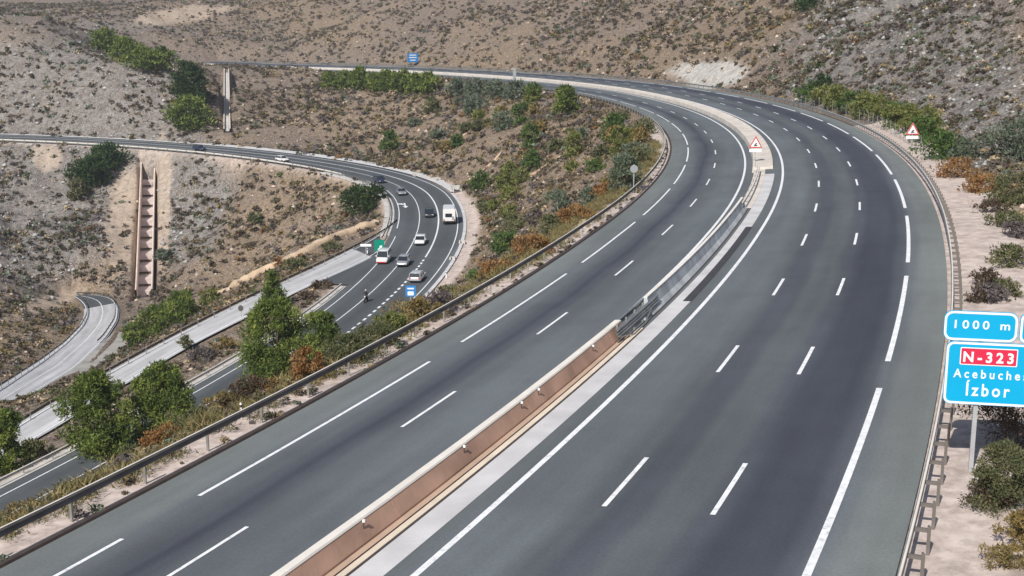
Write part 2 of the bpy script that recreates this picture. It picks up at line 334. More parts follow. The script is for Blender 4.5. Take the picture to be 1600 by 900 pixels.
def ground(x, y, full=True):
    x = np.asarray(x, float); y = np.asarray(y, float)
    u = np.clip((x-GX0)/GST, 0, GNX-1.001); v = np.clip((y-GY0)/GST, 0, GNY-1.001); i = u.astype(int); j = v.astype(int); fx = u-i; fy = v-j
    z = (BASE[j, i]*(1-fx)+BASE[j, i+1]*fx)*(1-fy)+(BASE[j+1, i]*(1-fx)+BASE[j+1, i+1]*fx)*fy
    ii = np.clip(np.rint(u).astype(int), 0, GNX-1); jj = np.clip(np.rint(v).astype(int), 0, GNY-1)
    near = np.full(z.shape, 1e9); info = []
    for (s, mg, dp), cell in zip(corr, CELL):
        k = cell[jj, ii]; best = None
        for it in range(2):
            dx = x-s.c[k, 0]; dy = y-s.c[k, 1]; dl = dx*s.t[k, 0]+dy*s.t[k, 1]
            if it == 0:
                st = np.linalg.norm(s.c[1, :2]-s.c[0, :2]) or 1
                k = np.clip(k+np.rint(dl/max(st, .5)).astype(int), 0, len(s.c)-1)
        of = dx*s.n[k, 0]+dy*s.n[k, 1]
        dout = np.maximum(np.maximum(s.off[0][k]-of, of-s.off[1][k]), 0); dout = np.maximum(dout, np.abs(dl)-4)
        zs = s.c[k, 2]*0
        if s is corr[0][0]: zs = -.36*np.clip((-1.9-of)/.4, 0, 1)
        info.append((k, of, dout, s.c[k, 2]+s.g[k]*np.clip(dl, -4, 4)+s.e[k]*np.clip(of, s.off[0][k]-1, s.off[1][k]+1)-dp+zs, mg))
        near = np.minimum(near, dout)
    if full:
        m = np.clip((near-2)/14, 0, 1); m = m*m*(3-2*m); m2 = np.clip((near-.3)/3, 0, 1)
        D = np.hypot(x, y)
        big = fbm(x, y, 46, 3, 3)*2.6+(1-np.abs(fbm(x*.75+y*.6, y*.75-x*.6, 60, 31, 3))*2)*2.2*np.clip((D-150)/150, 0, 1)
        z = z+m*(big+fbm(x, y, 13, 11, 3)*.8)+m2*fbm(x, y, 4.5, 21, 4, .62)*(.38+.40*np.clip((D-110)/120, 0, 1))
    if full:
        cl = np.clip((-112-x)/14, 0, 1)*np.clip((y-285)/25, 0, 1)*np.clip((430-y)/20, 0, 1); rk = np.clip((x-46)/14, 0, 1)*np.clip((y-130)/25, 0, 1)*np.clip((330-y)/40, 0, 1)
        z = z+m*(cl*((1-np.abs(fbm(x*.9+y*.3, y*.5-x*.2, 15, 141, 4, .55))*2.2)*2.6)+rk*((1-np.abs(fbm(x*.8-y*.5, x*.5+y*.35, 13, 151, 4, .55))*2.2)*1.7))
    for k, of, dout, zr, mg in info[2:]+info[1:2]+info[:1]:
        wgt = np.clip(1-dout/mg, 0, 1); wgt = wgt*wgt*(3-2*wgt); z = z*(1-wgt)+zr*wgt
    return z, near, info
def gz(x, y): return float(ground(np.array([x]), np.array([y]))[0][0])
_T = np.concatenate([np.arange(18, 120, .35), np.arange(120, 1000, 1.0)])
def hit(px, py, dmin=18):
    """where the sight line of a pixel meets the ground"""
    r = ray(px, py); T = _T[_T >= dmin]; X = np.outer(T/r[1], r)+np.array([0, 0, CAMZ])
    z = ground(X[:, 0], X[:, 1])[0]; b = np.nonzero(X[:, 2] <= z)[0]
    k = b[0] if len(b) else -1
    return np.array([X[k, 0], X[k, 1], z[k]])

# chute corridors join the carved ones
def straight_strip(a, b, hw, n=60):
    c = np.linspace(0, 1, n)[:, None]*(b-a)+a; nrm = np.array([b[1]-a[1], -(b[0]-a[0])]); nrm /= np.linalg.norm(nrm)
    A = c.copy(); A[:, :2] -= nrm*hw; B = c.copy(); B[:, :2] += nrm*hw; return Strip(A, B, 0)
chute2_top, chute2_bot = None, None
def add_corr(s, mg, dp):
    idx = np.empty(len(G2), np.int32)
    for i in range(0, len(G2), 8000):
        q = G2[i:i+8000]; idx[i:i+8000] = ((q[:, None, 0]-s.c[None, :, 0])**2+(q[:, None, 1]-s.c[None, :, 1])**2).argmin(1)
    corr.append((s, mg, dp)); CELL.append(idx.reshape(GNY, GNX))
add_corr(straight_strip(chute_top, chute_bot, 1.75), 1.6, 3.9)
ct2, cb2 = hit(354, 108.5), hit(355, 207)
add_corr(straight_strip(ct2, cb2, 1.0), 1.5, .15)

# ------------------------------------------------------------------ terrain mesh
ang = np.concatenate([np.arange(-66, -27, 1.5), np.arange(-27, 27, .07), np.arange(27, 67, 1.5)])
rad = [4.]
while rad[-1] < 1050:
    r_ = rad[-1]; rad.append(r_*(1.06 if r_ < 28 else 1.0052 if r_ < 820 else 1.02))
rad = np.array(rad); ar = np.radians(ang)
TX = np.outer(rad, np.sin(ar)); TY = np.outer(rad, np.cos(ar))
TZ, TN, TI = ground(TX, TY)
nr, na = TX.shape
V = np.stack([TX, TY, TZ], -1).reshape(-1, 3)
I = np.arange(nr*na).reshape(nr, na)
F = np.stack([I[:-1, :-1], I[:-1, 1:], I[1:, 1:], I[1:, :-1]], -1).reshape(-1, 4)
PX, PY = to_px(V)
def blob(cx, cy, rx, ry, rot=0.0, soft=.7, jit=1.1):
    c, s = cos(radians(rot)), sin(radians(rot)); dx = PX-cx; dy = PY-cy
    d_ = np.hypot((dx*c+dy*s)/rx, (-dx*s+dy*c)/ry)+JIT*jit
    return np.clip((1+soft-d_)/soft, 0, 1)
JIT = fbm(V[:, 0], V[:, 1], 34, 77, 6, .72)
grey = np.zeros(len(V)); ochre = np.zeros(len(V)); pale = np.zeros(len(V)); grav = np.zeros(len(V))
for b in ((60,140,150,70,0),(170,150,110,75,20),(60,300,70,110,25),(110,330,50,130,35),(285,270,45,45,20),(310,340,30,60,30),(1400,60,110,110,-20),(1330,110,70,60,0),(1545,205,70,55,0),(1440,20,60,60,0),(1480,130,90,60,0)):
    grey = np.maximum(grey, blob(*b))
for b in ((1130,65,130,32,-25),(1010,110,90,30,-25),(540,300,70,30,10),(470,20,70,26,15),(700,190,160,75,-20),(760,330,70,60,-50),(560,330,50,30,0),(380,400,90,60,-20),(1570,330,60,60,0),(1560,420,60,50,0),(900,230,90,60,-30),(60,500,90,50,-20)):
    ochre = np.maximum(ochre, blob(*b))
for b in ((1105,115,46,18,0),(195,345,26,64,5),(197,340,24,62,5),(200,350,22,55,5),(254,320,9,95,0),(290,22,60,10,-8),(255,265,10,25,0),(75,245,16,18,0),(60,478,60,12,-20)):
    pale = np.maximum(pale, blob(*b, soft=.45, jit=.8)*(.75 if b[0] < 1000 else .8))
pk, pof = TI[0][0].ravel(), TI[0][1].ravel(); pd = TI[0][2].ravel()
grav = np.clip(2.4-np.abs(pof-14.9)/1.8+JIT*.8, 0, 1)*(pk*2-75 < 250)*(V[:, 1] < 190)
grav = np.maximum(grav, np.clip(1.6-np.abs(pof+14.6)/1.3+JIT*.3, 0, 1)*(V[:, 1] < 230))
lk, lof = TI[1][0].ravel(), TI[1][1].ravel()
lst = lk*2-180
grav = np.maximum(grav, np.clip(1.5-np.abs(lof-6.2)/1.6+JIT*.6, 0, 1)*(lst < 75))
grav = np.maximum(grav, np.clip(1.5-np.abs(lof+9.6)/1.3+JIT*.6, 0, 1)*.8)
white_r = blob(1105,115,46,18,0,.45,.8)
zone = np.stack([grey, ochre, np.maximum(pale, grav)], -1)
warm = np.clip(.5+fbm(V[:, 0], V[:, 1], 22, 55, 4)*.9, 0, 1)
zone2 = np.stack([warm, white_r, np.clip(grav, 0, 1)], -1)

def mat_terrain():
    m = bpy.data.materials.new('dry_hillside'); m.use_nodes = True; t = m.node_tree; L = t.links.new; b = t.nodes['Principled BSDF']
    tc = t.nodes.new('ShaderNodeTexCoord'); ob = tc.outputs['Object']
    def noise(sc, det=6, ro=.6):
        n = t.nodes.new('ShaderNodeTexNoise'); n.inputs['Scale'].default_value = sc; n.inputs['Detail'].default_value = det; n.inputs['Roughness'].default_value = ro
        L(ob, n.inputs['Vector']); return n.outputs[0]
    def rmp(v, a, b_, c=0., d_=1.):
        r = t.nodes.new('ShaderNodeMapRange'); r.inputs[1].default_value = a; r.inputs[2].default_value = b_; r.inputs[3].default_value = c; r.inputs[4].default_value = d_
        if hasattr(v, 'is_linked') or hasattr(v, 'node'): L(v, r.inputs[0])
        return r.outputs[0]
    def mix(f, c1, c2, mode='MIX'):
        x = t.nodes.new('ShaderNodeMix'); x.data_type = 'RGBA'; x.blend_type = mode
        for k, v in ((0, f), (6, c1), (7, c2)):
            if hasattr(v, 'node'): L(v, x.inputs[k])
            elif k == 0: x.inputs[0].default_value = v
            else: x.inputs[k].default_value = (*v, 1)
        return x.outputs[2]
    def attr(nm):
        a = t.nodes.new('ShaderNodeAttribute'); a.attribute_name = nm; s = t.nodes.new('ShaderNodeSeparateColor'); L(a.outputs['Color'], s.inputs[0]); return s.outputs
    def mul(a, b_):
        x = t.nodes.new('ShaderNodeMath'); x.operation = 'MULTIPLY'
        for k, v in ((0, a), (1, b_)):
            if hasattr(v, 'node'): L(v, x.inputs[k])
            else: x.inputs[k].default_value = v
        return x.outputs[0]
    z1, z2 = attr('zone'), attr('zone2')
    soil = mix(z2[0], (.142, .110, .088), (.205, .152, .104))
    soil = mix(mul(z1[1], .8), soil, (.225, .158, .092))
    rock = mix(rmp(noise(.35), .35, .65), (.115, .113, .111), (.235, .233, .228))
    base = mix(z1[0], soil, rock)
    palec = mix(z2[1], (.50, .40, .31), (.56, .56, .53))
    gravc = mix(rmp(noise(1.6), .4, .6), (.50, .415, .37), (.64, .55, .50))
    base = mix(z1[2], base, mix(z2[2], palec, gravc))
    # mottling of stones and dry stems
    n1 = rmp(noise(.9, 8, .75), .35, .65); n2 = rmp(noise(3.2, 6, .7), .4, .62)
    calm = rmp(z1[2], 0, 1, 1.0, .35)
    n4 = rmp(noise(.28, 9, .8), .38, .60)
    base = mix(mul(mul(rmp(n4, .6, .1), .55), calm), base, (.17, .14, .12))
    dark = mix(mul(mul(rmp(n1, .60, .25), .80), calm), base, (.075, .06, .05))
    light = mix(mul(mul(rmp(n2, .52, .85), .8), calm), dark, (.42, .35, .295))
    b_out = light
    L(b_out, b.inputs['Base Color']); b.inputs['Roughness'].default_value = .95; b.inputs['Specular IOR Level'].default_value = .1
    bp = t.nodes.new('ShaderNodeBump'); bp.inputs['Distance'].default_value = .35; L(rmp(z1[2], 0, .8, .9, .12), bp.inputs['Strength'])
    L(noise(1.4, 8, .7), bp.inputs['Height']); L(bp.outputs[0], b.inputs['Normal'])
    return m
M['terrain'] = mat_terrain()
terr = mesh_np('terrain', V, F, M['terrain'], smooth=True, vattr={'zone': zone, 'zone2': zone2}); tag(terr, kind='structure')

# ------------------------------------------------------------------ road surfaces
def ribbon(name, A, s0, s1, offs, m, h=0.0, step=2.0, parent=None, dz=0.0, kind='structure'):
    st = np.arange(s0, s1+step*.5, step); offs = np.asarray(offs, float)
    P = np.stack([A.P(st, o, h+dz) for o in offs], 1); n, k = len(st), len(offs)
    I = np.arange(n*k).reshape(n, k); F = np.stack([I[:-1, :-1], I[:-1, 1:], I[1:, 1:], I[1:, :-1]], -1).reshape(-1, 4)
    uv = np.stack(np.broadcast_arrays(offs[None, :], st[:, None]), -1).reshape(-1, 2)
    o = mesh_np(name, P.reshape(-1, 3), F, m, parent, uv=uv)
    if kind and parent is None: o['kind'] = kind
    return o
LT, MD, DK, VD, SH = (.117,.132,.143), (.097,.108,.119), (.073,.081,.097), (.053,.059,.075), (.156,.170,.170)
main_stops = [(-14.2,SH),(-11.7,(.148,.165,.165)),(-11.0,LT),(-10.0,MD),(-9.3,DK),(-8.9,VD),(-8.4,DK),(-7.7,MD),(-6.0,LT),(-3.8,LT),(-1.2,(.118,.130,.136)),
              (.2,LT),(2.2,LT),(3.2,MD),(3.9,DK),(4.5,DK),(5.2,MD),(6.1,MD),(6.9,DK),(7.8,VD),(9.4,VD),(10.1,DK),(10.7,LT),(11.4,SH),(12.8,(.165,.181,.178))]
M['asphalt'] = mat_asphalt('highway_asphalt', main_stops, (-14.5, 13.5))
low_stops = [(-9,.09),(-7.0,.08),(-5.4,.065),(-3.6,.075),(-1.8,.063),(0,.075),(1.8,.065),(3.6,.08),(5,.11)]
M['asphalt2'] = mat_asphalt('lower_road_asphalt', low_stops, (-9.5, 5.5), .06)
road_l = ribbon('highway_carriageway', MAIN, -75, 690, [-13.3,-11.1,-9.3,-7.58,-5.8,-4.08,-2.3], M['asphalt'], dz=DZL)
road_r = ribbon('highway_carriageway', MAIN, -75, 690, [-2.3,-1.0,0,1.75,3.5,5.25,7,8.75,10.5,12.75], M['asphalt'])
low = ribbon('lower_road', LOW, -178, 328, [-8.4,-7.2,-5.4,-3.6,-1.8,0,1.8,3.6,4.6], M['asphalt2'])
_dash_cache = {}
def mark(parent, A, s0, s1, off, wd, dz=0.0, name='lane_dash', step=2.0):
    n = max(2, int((s1-s0)/step)+2); st = np.linspace(s0, s1, n)
    a = A.P(st, off-wd/2, dz+.012); b = A.P(st, off+wd/2, dz+.012)
    P = np.stack([a, b], 1).reshape(-1, 3); I = np.arange(2*n).reshape(n, 2)
    F = np.stack([I[:-1, 0], I[:-1, 1], I[1:, 1], I[1:, 0]], -1)
    return mesh_np(name, P, F, M['paint'], parent)
for k in range(-4, 38):
    s = 5.7+17*k
    for o in (3.5, 7): mark(road_r, MAIN, s-5, s, o, .17)
    s = 14.3+17.1*k
    mark(road_l, MAIN, s-5.6, s, -7.58, .15, DZL)
for k in range(-3, 27):
    s = 15.9+24.4*k; mark(road_r, MAIN, s-20, s, 10.5, .24, name='edge_dash')
    s = 19.5+24.25*k; mark(road_l, MAIN, s-20, s, -11.08, .17, DZL, name='edge_dash')
mark(road_r, MAIN, -70, 680, 0, .23, name='edge_line'); mark(road_l, MAIN, -70, 680, -4.08, .22, DZL, name='edge_line')
mark(low, LOW, -175, 325, 3.6, .17, name='edge_line'); mark(low, LOW, -8, 325, 0, .26, name='centre_line'); mark(low, LOW, -175, 325, -3.6, .15, name='lane_line')
mark(low, LOW, -175, 12, -7.2, .15, name='edge_line'); mark(low, LOW, 20, 325, -7.5, .17, name='edge_line')
for k in range(70):
    s = -10-2.3*k; mark(low, LOW, s-1.2, s, 0, .34, name='merge_dash')
# painted arrow on the lower road
ps, po = LOW.find(at_z(633, 320, -22.1)); P0 = LOW.P(ps, po); ah = LOW.head(ps)
def flat_poly(name, pts, parent, c, hd, m, zf, h=.014):
    b = MB(); v = []
    for x, y in pts:
        X = c[0]+x*cos(hd)+y*sin(hd); Y = c[1]-x*sin(hd)+y*cos(hd); v.append((X, Y, zf(X, Y)+h))
    b.add(v, [tuple(range(len(v)))]); return b.build(name, m, parent)
zl = lambda X, Y: float(LOW.P(LOW.find((X, Y))[0], LOW.find((X, Y))[1])[2])
flat_poly('painted_arrow', [(-.15,3),(-.15,-1),(-.6,-1),(0,-3.2),(.6,-1),(.15,-1),(.15,3)], low, P0, ah, M['paint'], zl)
flat_poly('painted_arrow', [(-.15,.6),(-1.1,1.6),(-1.5,1.2),(-1.4,2.8),(.0,2.6),(-.6,2.1),(-.15,1.4)], low, P0, ah, M['paint'], zl)

def strip_mesh(name, a, b, m, h=0.0, parent=None, cols=5):
    t = np.linspace(0, 1, cols); P = a[:, None]*(1-t[None, :, None])+b[:, None]*t[None, :, None]; P = P+np.array([0, 0, h])
    n = len(a); I = np.arange(n*cols).reshape(n, cols); F = np.stack([I[:-1, :-1], I[:-1, 1:], I[1:, 1:], I[1:, :-1]], -1).reshape(-1, 4)
    d_ = np.r_[0, np.cumsum(np.linalg.norm(np.diff((a+b)/2, axis=0), axis=1))]; wdt = np.linalg.norm(a-b, axis=1)
    uv = np.stack(np.broadcast_arrays(t[None]*wdt[:, None]-wdt[:, None]/2, d_[:, None]), -1).reshape(-1, 2)
    return mesh_np(name, P.reshape(-1, 3), F, m, parent, uv=uv)
M['palepave'] = mat_asphalt('pale_worn_pavement', [(-7,(.34,.34,.34)),(-2,(.45,.45,.46)),(0,(.42,.42,.425)),(2,(.46,.46,.47)),(7,(.36,.36,.36))], (-7, 7), .2)
ramp = strip_mesh('slip_road', ramp_L[13:], ramp_R[13:], M['palepave']); tag(ramp, kind='structure')
ramp2 = strip_mesh('slip_road', ramp_L[:14], ramp_R[:14], M['asphalt2']); tag(ramp2, kind='structure')
hp = strip_mesh('hairpin_road', hp_in[7:], hp_out[7:], M['palepave']); tag(hp, kind='structure')
hp2 = strip_mesh('hairpin_road', hp_in[:8], hp_out[:8], M['asphalt2']); tag(hp2, kind='structure')
def line3(name, P, wd, m, parent, h=.012):
    t = np.gradient(P, axis=0); n = np.stack([t[:, 1], -t[:, 0], 0*t[:, 0]], -1); n /= np.linalg.norm(n, axis=1)[:, None]
    Q = np.stack([P-n*wd/2, P+n*wd/2], 1).reshape(-1, 3)+np.array([0, 0, h]); k = len(P); I = np.arange(2*k).reshape(k, 2)
    return mesh_np(name, Q, np.stack([I[:-1, 0], I[:-1, 1], I[1:, 1], I[1:, 0]], -1), m, parent)
line3('edge_line', ramp_L*.9+ramp_R*.1, .15, M['paint'], ramp); line3('edge_line', ramp_L*.1+ramp_R*.9, .15, M['paint'], ramp)
line3('centre_line', hp_in*.47+hp_out*.53, .18, M['paint'], hp); line3('edge_line', hp_in*.93+hp_out*.07, .18, M['paint'], hp); line3('edge_line', hp_in*.07+hp_out*.93, .18, M['paint'], hp)
# concrete apron beside the hairpin road
apron = strip_mesh('concrete_apron', ap_a-np.array([0, 0, .02]), ap_b-np.array([0, 0, .05]), M['apron']); tag(apron, kind='structure')
gore = strip_mesh('gore_pavement', gore_a, gore_b, M['asphalt2'], h=.006); tag(gore, kind='structure')

# ------------------------------------------------------------------ median
def profile_ext(name, A, s0, s1, prof, m, step=3.0, parent=None, dz=0.0, cap=True):
    n = max(2, int((s1-s0)/step)+1); st = np.linspace(s0, s1, n); b = MB()
    secs = [[A.P(s, o, h+dz) for o, h in prof] for s in st]; b.loft(secs, cap); return b.build(name, m, parent)
ditch = ribbon('median_ditch', MAIN, -75, 100, [-1.84,-1.5,-1.15,-.86], M['ditch'], h=.012)
patch = ribbon('asphalt_patch', MAIN, 33, 62, [-1.3,-.8], M['patch'], h=.022)
base = empty('median_wall', MAIN.P(0, -2.6), 0, 'terracotta concrete median wall with a pale top and small white reflectors', 'barrier')
def rel(o, par):
    o.parent = par; o.matrix_parent_inverse = Matrix.Translation(-Vector(par.location)) if par.rotation_euler.z == 0 else par.matrix_basis.inverted(); return o
for k in range(17):
    s0 = -74+6*k; s1 = min(s0+5.97, 24.5)
    seg = rel(profile_ext('wall_segment', MAIN, s0, s1, [(-3.0,-.35),(-3.0,.74),(-2.72,.74),(-2.42,.17),(-2.42,-.2)], M['brown']), base)
    cp = profile_ext('cap', MAIN, s0, s1, [(-3.03,.742),(-3.03,.80),(-2.74,.80),(-2.70,.742)], M['cap']); rel(cp, base)
    if s1 >= 24.5: break
rel(profile_ext('ledge', MAIN, -74, 24.5, [(-2.418,-.1),(-2.418,.10),(-2.20,.08),(-2.20,-.1)], M['tanstrip']), base)  # lighter than the wall: stronger sun on its foot, put into the colour
rel(profile_ext('joint', MAIN, -74, 24.5, [(-2.198,-.1),(-2.198,.03),(-2.14,.03),(-2.14,-.1)], M['joint']), base)
rel(profile_ext('kerb_strip', MAIN, -74, 26, [(-2.138,-.1),(-2.138,.07),(-1.91,.06),(-1.91,-.1)], M['cream']), base)
rel(profile_ext('joint', MAIN, -74, 26, [(-1.908,-.1),(-1.908,.02),(-1.845,.02),(-1.845,-.1)], M['joint']), base)
for k, (px, py) in enumerate(((575,825),(732,705),(847,613),(932,543),(818,634))):
    X = at_z(px, py, .75); s, o = MAIN.find(X); P = MAIN.P(s, -2.62, .6); b = MB()
    b.tube([P+np.array([0, 0, -.28]), P+np.array([.02, -.01, .12])], .022, 6); r = rel(b.build('reflector_stem', M['darkpost']), base)
    b = MB(); b.box(P+np.array([.03, -.02, .16]), (.04, .035, .04), -MAIN.head(s)); rel(b.build('reflector', M['white']), base)
# grey barrier
gb = empty('concrete_barrier', MAIN.P(50, -2.5), 0, 'grey weathered concrete barrier on the median beyond the steel transition rails', 'barrier')
for k in range(7):
    s0 = 29.5+6.1*k; s1 = s0+6.07
    rel(profile_ext('barrier_segment', MAIN, s0, s1, [(-2.85,-.4),(-2.80,.25),(-2.72,.92),(-2.56,.92),(-2.38,.30),(-2.15,.0),(-2.15,-.2)], M['grey_wall']), gb)
    rel(profile_ext('cap', MAIN, s0, s1, [(-2.75,.922),(-2.75,.975),(-2.55,.975),(-2.55,.922)], M['cap']), gb)  # paler colour painted on for the sunlit top of the grey concrete
rel(profile_ext('joint', MAIN, 29, 72, [(-2.148,-.1),(-2.148,.025),(-2.07,.02),(-2.07,-.1)], M['joint']), gb)
def wbeam(hc, o, side):
    w = .041
    pts = [(0,-.155),(w*2,-.12),(w*2,-.07),(0,-.03),(0,.03),(w*2,.07),(w*2,.12),(0,.155)]
    f = [(o+side*a, hc+b) for a, b in pts]; bk = [(o+side*(a-.012), hc+b) for a, b in pts[::-1]]; return f+bk
tr = empty('transition_rail', MAIN.P(27, -2.6), 0, 'bare steel transition rails joining the terracotta wall to the grey barrier', 'guard rail')
for hc, o in ((.62, -2.42), (.30, -2.36), (.62, -2.95)):
    rel(profile_ext('rail_beam', MAIN, 22.4, 31.5, wbeam(hc, o, 1), M['steel'], 1.5), tr)
for s in (23.4, 25.2, 27, 28.8):
    b = MB(); P = MAIN.P(s, -2.62, .25); b.box(P, (.05, .05, .55), -MAIN.head(s)); rel(b.build('post', M['steel']), tr)
    b = MB(); b.box(MAIN.P(s, -2.52, .5), (.12, .06, .12), -MAIN.head(s)); rel(b.build('spacer', M['rust']), tr)
b = MB(); b.tube([MAIN.P(22.6, -2.3, .35), MAIN.P(24.5, -2.0, .1), MAIN.P(27, -2.05, .12), MAIN.P(29, -2.2, .4)], .035, 6); rel(b.build('brace', M['steel']), tr)
# short steel rail in the opening
gr = empty('guard_rail', MAIN.P(88, -2.5), 0, 'short cream topped guard rail in the median gap below the warning triangle', 'guard rail')
rel(profile_ext('rail_beam', MAIN, 70, 101, wbeam(.62, -2.5, 1), M['cap'], 2), gr)
for s in np.arange(72, 101, 4.0):
    b = MB(); b.box(MAIN.P(s, -2.65, .3), (.05, .06, .45), -MAIN.head(s)); rel(b.build('post', M['steel']), gr)
slab = ribbon('median_slab', MAIN, 72, 108, [-3.0,-2.4,-1.84], M['planter'], h=.03)
pl = empty('median_planter', MAIN.P(150, -2.1), 0, 'wide pale concrete median barrier curving away between the carriageways', 'barrier')
for k in range(72):
    s0 = 104+8*k; s1 = s0+7.93
    rel(profile_ext('barrier_segment', MAIN, s0, s1, [(-3.25,-.4),(-3.2,.36),(-3.0,.38),(-2.9,.28),(-1.35,.28),(-1.25,.38),(-1.05,.36),(-1.0,-.2)], M['planter']), pl)

# ------------------------------------------------------------------ guard rails
def beam_np(P, N, prof):
    """extrude profile (lateral, height) along points P with lateral unit vectors N"""
    P = np.asarray(P); prof = np.asarray(prof); Q = P[:, None]+N[:, None]*prof[None, :, 0:1]; Q[..., 2] += prof[None, :, 1]
    n, k = Q.shape[:2]; I = np.arange(n*k).reshape(n, k); J = np.roll(I, -1, 1)
    return Q.reshape(-1, 3), np.stack([I[:-1], J[:-1], J[1:], I[1:]], -1).reshape(-1, 4)
def lateral(P):
    t = np.gradient(np.asarray(P), axis=0); n = np.stack([t[:, 1], -t[:, 0], 0*t[:, 0]], -1); return n/np.linalg.norm(n, axis=1)[:, None]
def guard(name, label, P, side, post_step, m_beam, m_post, hc=.60, back=.16, post_h=.78, spacer=True, maxposts=290, m_top=None):
    """side +1: the beam faces to the right of the direction of travel"""
    P = np.asarray(P); d_ = np.r_[0, np.cumsum(np.linalg.norm(np.diff(P, axis=0), axis=1))]
    root = empty(name, tuple(P[0]), 0, label, 'guard rail')
    N = lateral(P); v, f = beam_np(P, N*side, wbeam(hc, 0, 1)); rel(mesh_np('rail_beam', v, f, m_beam), root)
    if m_top: v, f = beam_np(P, N*side, [(-.02, hc+.157), (.05, hc+.157), (.05, hc+.17), (-.02, hc+.17)]); rel(mesh_np('top_edge', v, f, m_top), root)
    b = MB(); b.box((0, 0, post_h/2-.15), (.03, .06, post_h/2+.15)); b.box((.035, -.045, post_h/2-.15), (.035, .012, post_h/2+.15)); pm = b.mesh('post', m_post)
    b = MB(); b.box((0, 0, 0), (back/2, .035, .06)); smh = b.mesh('spacer', m_post)
    ts = np.arange(1, d_[-1], post_step)
    if len(ts) > maxposts: ts = ts[:maxposts]
    for t in ts:
        p = np.array([np.interp(t, d_, P[:, k]) for k in range(3)]); n = np.array([np.interp(t, d_, N[:, k]) for k in range(3)]); rz = math.atan2(n[1], n[0])
        o = put(bpy.data.objects.new('post', pm)); o.location = p-n*side*back; o.rotation_euler = (0, 0, rz); rel(o, root)
        if spacer:
            o = put(bpy.data.objects.new('spacer', smh)); o.location = p-n*side*back/2+np.array([0, 0, hc]); o.rotation_euler = (0, 0, rz); rel(o, root)
    return root
sr = np.arange(-74, 200, 1.5)
guard('guard_rail', 'long steel guard rail with bare posts along the inner edge of the highway embankment', MAIN.P(sr, -14.2, DZL), 1, 4.0, M['rust'], M['steel'], hc=.70, post_h=.80, spacer=False, m_top=M['cap'])
guard('guard_rail', 'distant guard rail on the inner side of the highway above the brown slope', MAIN.P(np.arange(200, 680, 3.), -14.2, DZL), 1, 4.0, M['steel'], M['steel'], spacer=False)
sr = np.arange(-74, 185, 1.5)
guard('guard_rail', 'steel guard rail with closely spaced outrigger posts along the gravel verge', MAIN.P(sr, 13.0, 0), -1, 2.0, M['steel'], M['rust'], hc=.58, back=.40, post_h=.72, m_top=M['cap'])
guard('guard_rail', 'distant guard rail at the foot of the rocky hill outside the highway bend', MAIN.P(np.arange(185, 680, 3.), 13.0, 0), -1, 4.0, M['steel'], M['steel'], spacer=False)
kb = empty('asphalt_kerb', MAIN.P(0, -13.35, DZL), 0, 'low dark asphalt kerb under the inner guard rail of the highway', 'kerb')
rel(profile_ext('kerb_run', MAIN, -74, 300, [(-13.5,-.15),(-13.5,.09),(-13.32,.09),(-13.28,.005),(-13.28,-.15)], M['joint'], 3, dz=DZL), kb)
guard('guard_rail', 'guard rail along the left edge of the lower road beside the scrub strip', LOW.P(np.arange(-176, -29, 2.), -8.9), 1, 4.0, M['cap'], M['steel'], spacer=False)
guard('guard_rail', 'guard rail on the inside of the lower road bend', LOW.P(np.arange(8, 100, 2.), -9.2), 1, 4.0, M['rust'], M['steel'], spacer=False)
guard('guard_rail', 'far guard rail under the straight of the lower road', LOW.P(np.arange(100, 326, 2.), -9.2), 1, 4.0, M['cap'], M['steel'], spacer=False)
nL = lateral(ramp_L)
guard('guard_rail', 'dark guard rail along the outer edge of the pale slip road', resample(ramp_L-nL*.6, 120), 1, 4.0, M['darkpost'], M['steel'], spacer=False)
guard('guard_rail', 'dark guard rail on the scrub side of the pale hairpin road', resample(hp_in-lateral(hp_in)*.7, 80), 1, 4.0, M['darkpost'], M['steel'], spacer=False)
guard('guard_rail', 'dark guard rail round the outside of the hairpin bend', resample((hp_out+lateral(hp_out)*.7)[:26], 50), -1, 4.0, M['darkpost'], M['steel'], spacer=False)
# concrete strips beside the lower road
cd = ribbon('roadside_ditch', LOW, 60, 328, [4.9,5.8,7.2,8.4], M['ditch'], h=.10)
cd2 = ribbon('roadside_ditch', LOW, -55, 60, [4.62,5.2], M['ditch'], h=.02)
lw = empty('concrete_edge', LOW.P(-100, -8), 0, 'pale concrete edge strip between lower road and its guard rail', 'kerb')
rel(profile_ext('kerb_run', LOW, -176, -29, [(-9.4,-.2),(-9.4,.06),(-8.42,.06),(-8.42,-.2)], M['concrete']), lw)
lw = empty('concrete_edge', LOW.P(20, -8.8), 0, 'pale concrete edge strip inside the lower road bend', 'kerb')
rel(profile_ext('kerb_run', LOW, 14, 110, [(-10.3,-.2),(-10.3,.10),(-8.42,.06),(-8.42,-.2)], M['concrete']), lw)

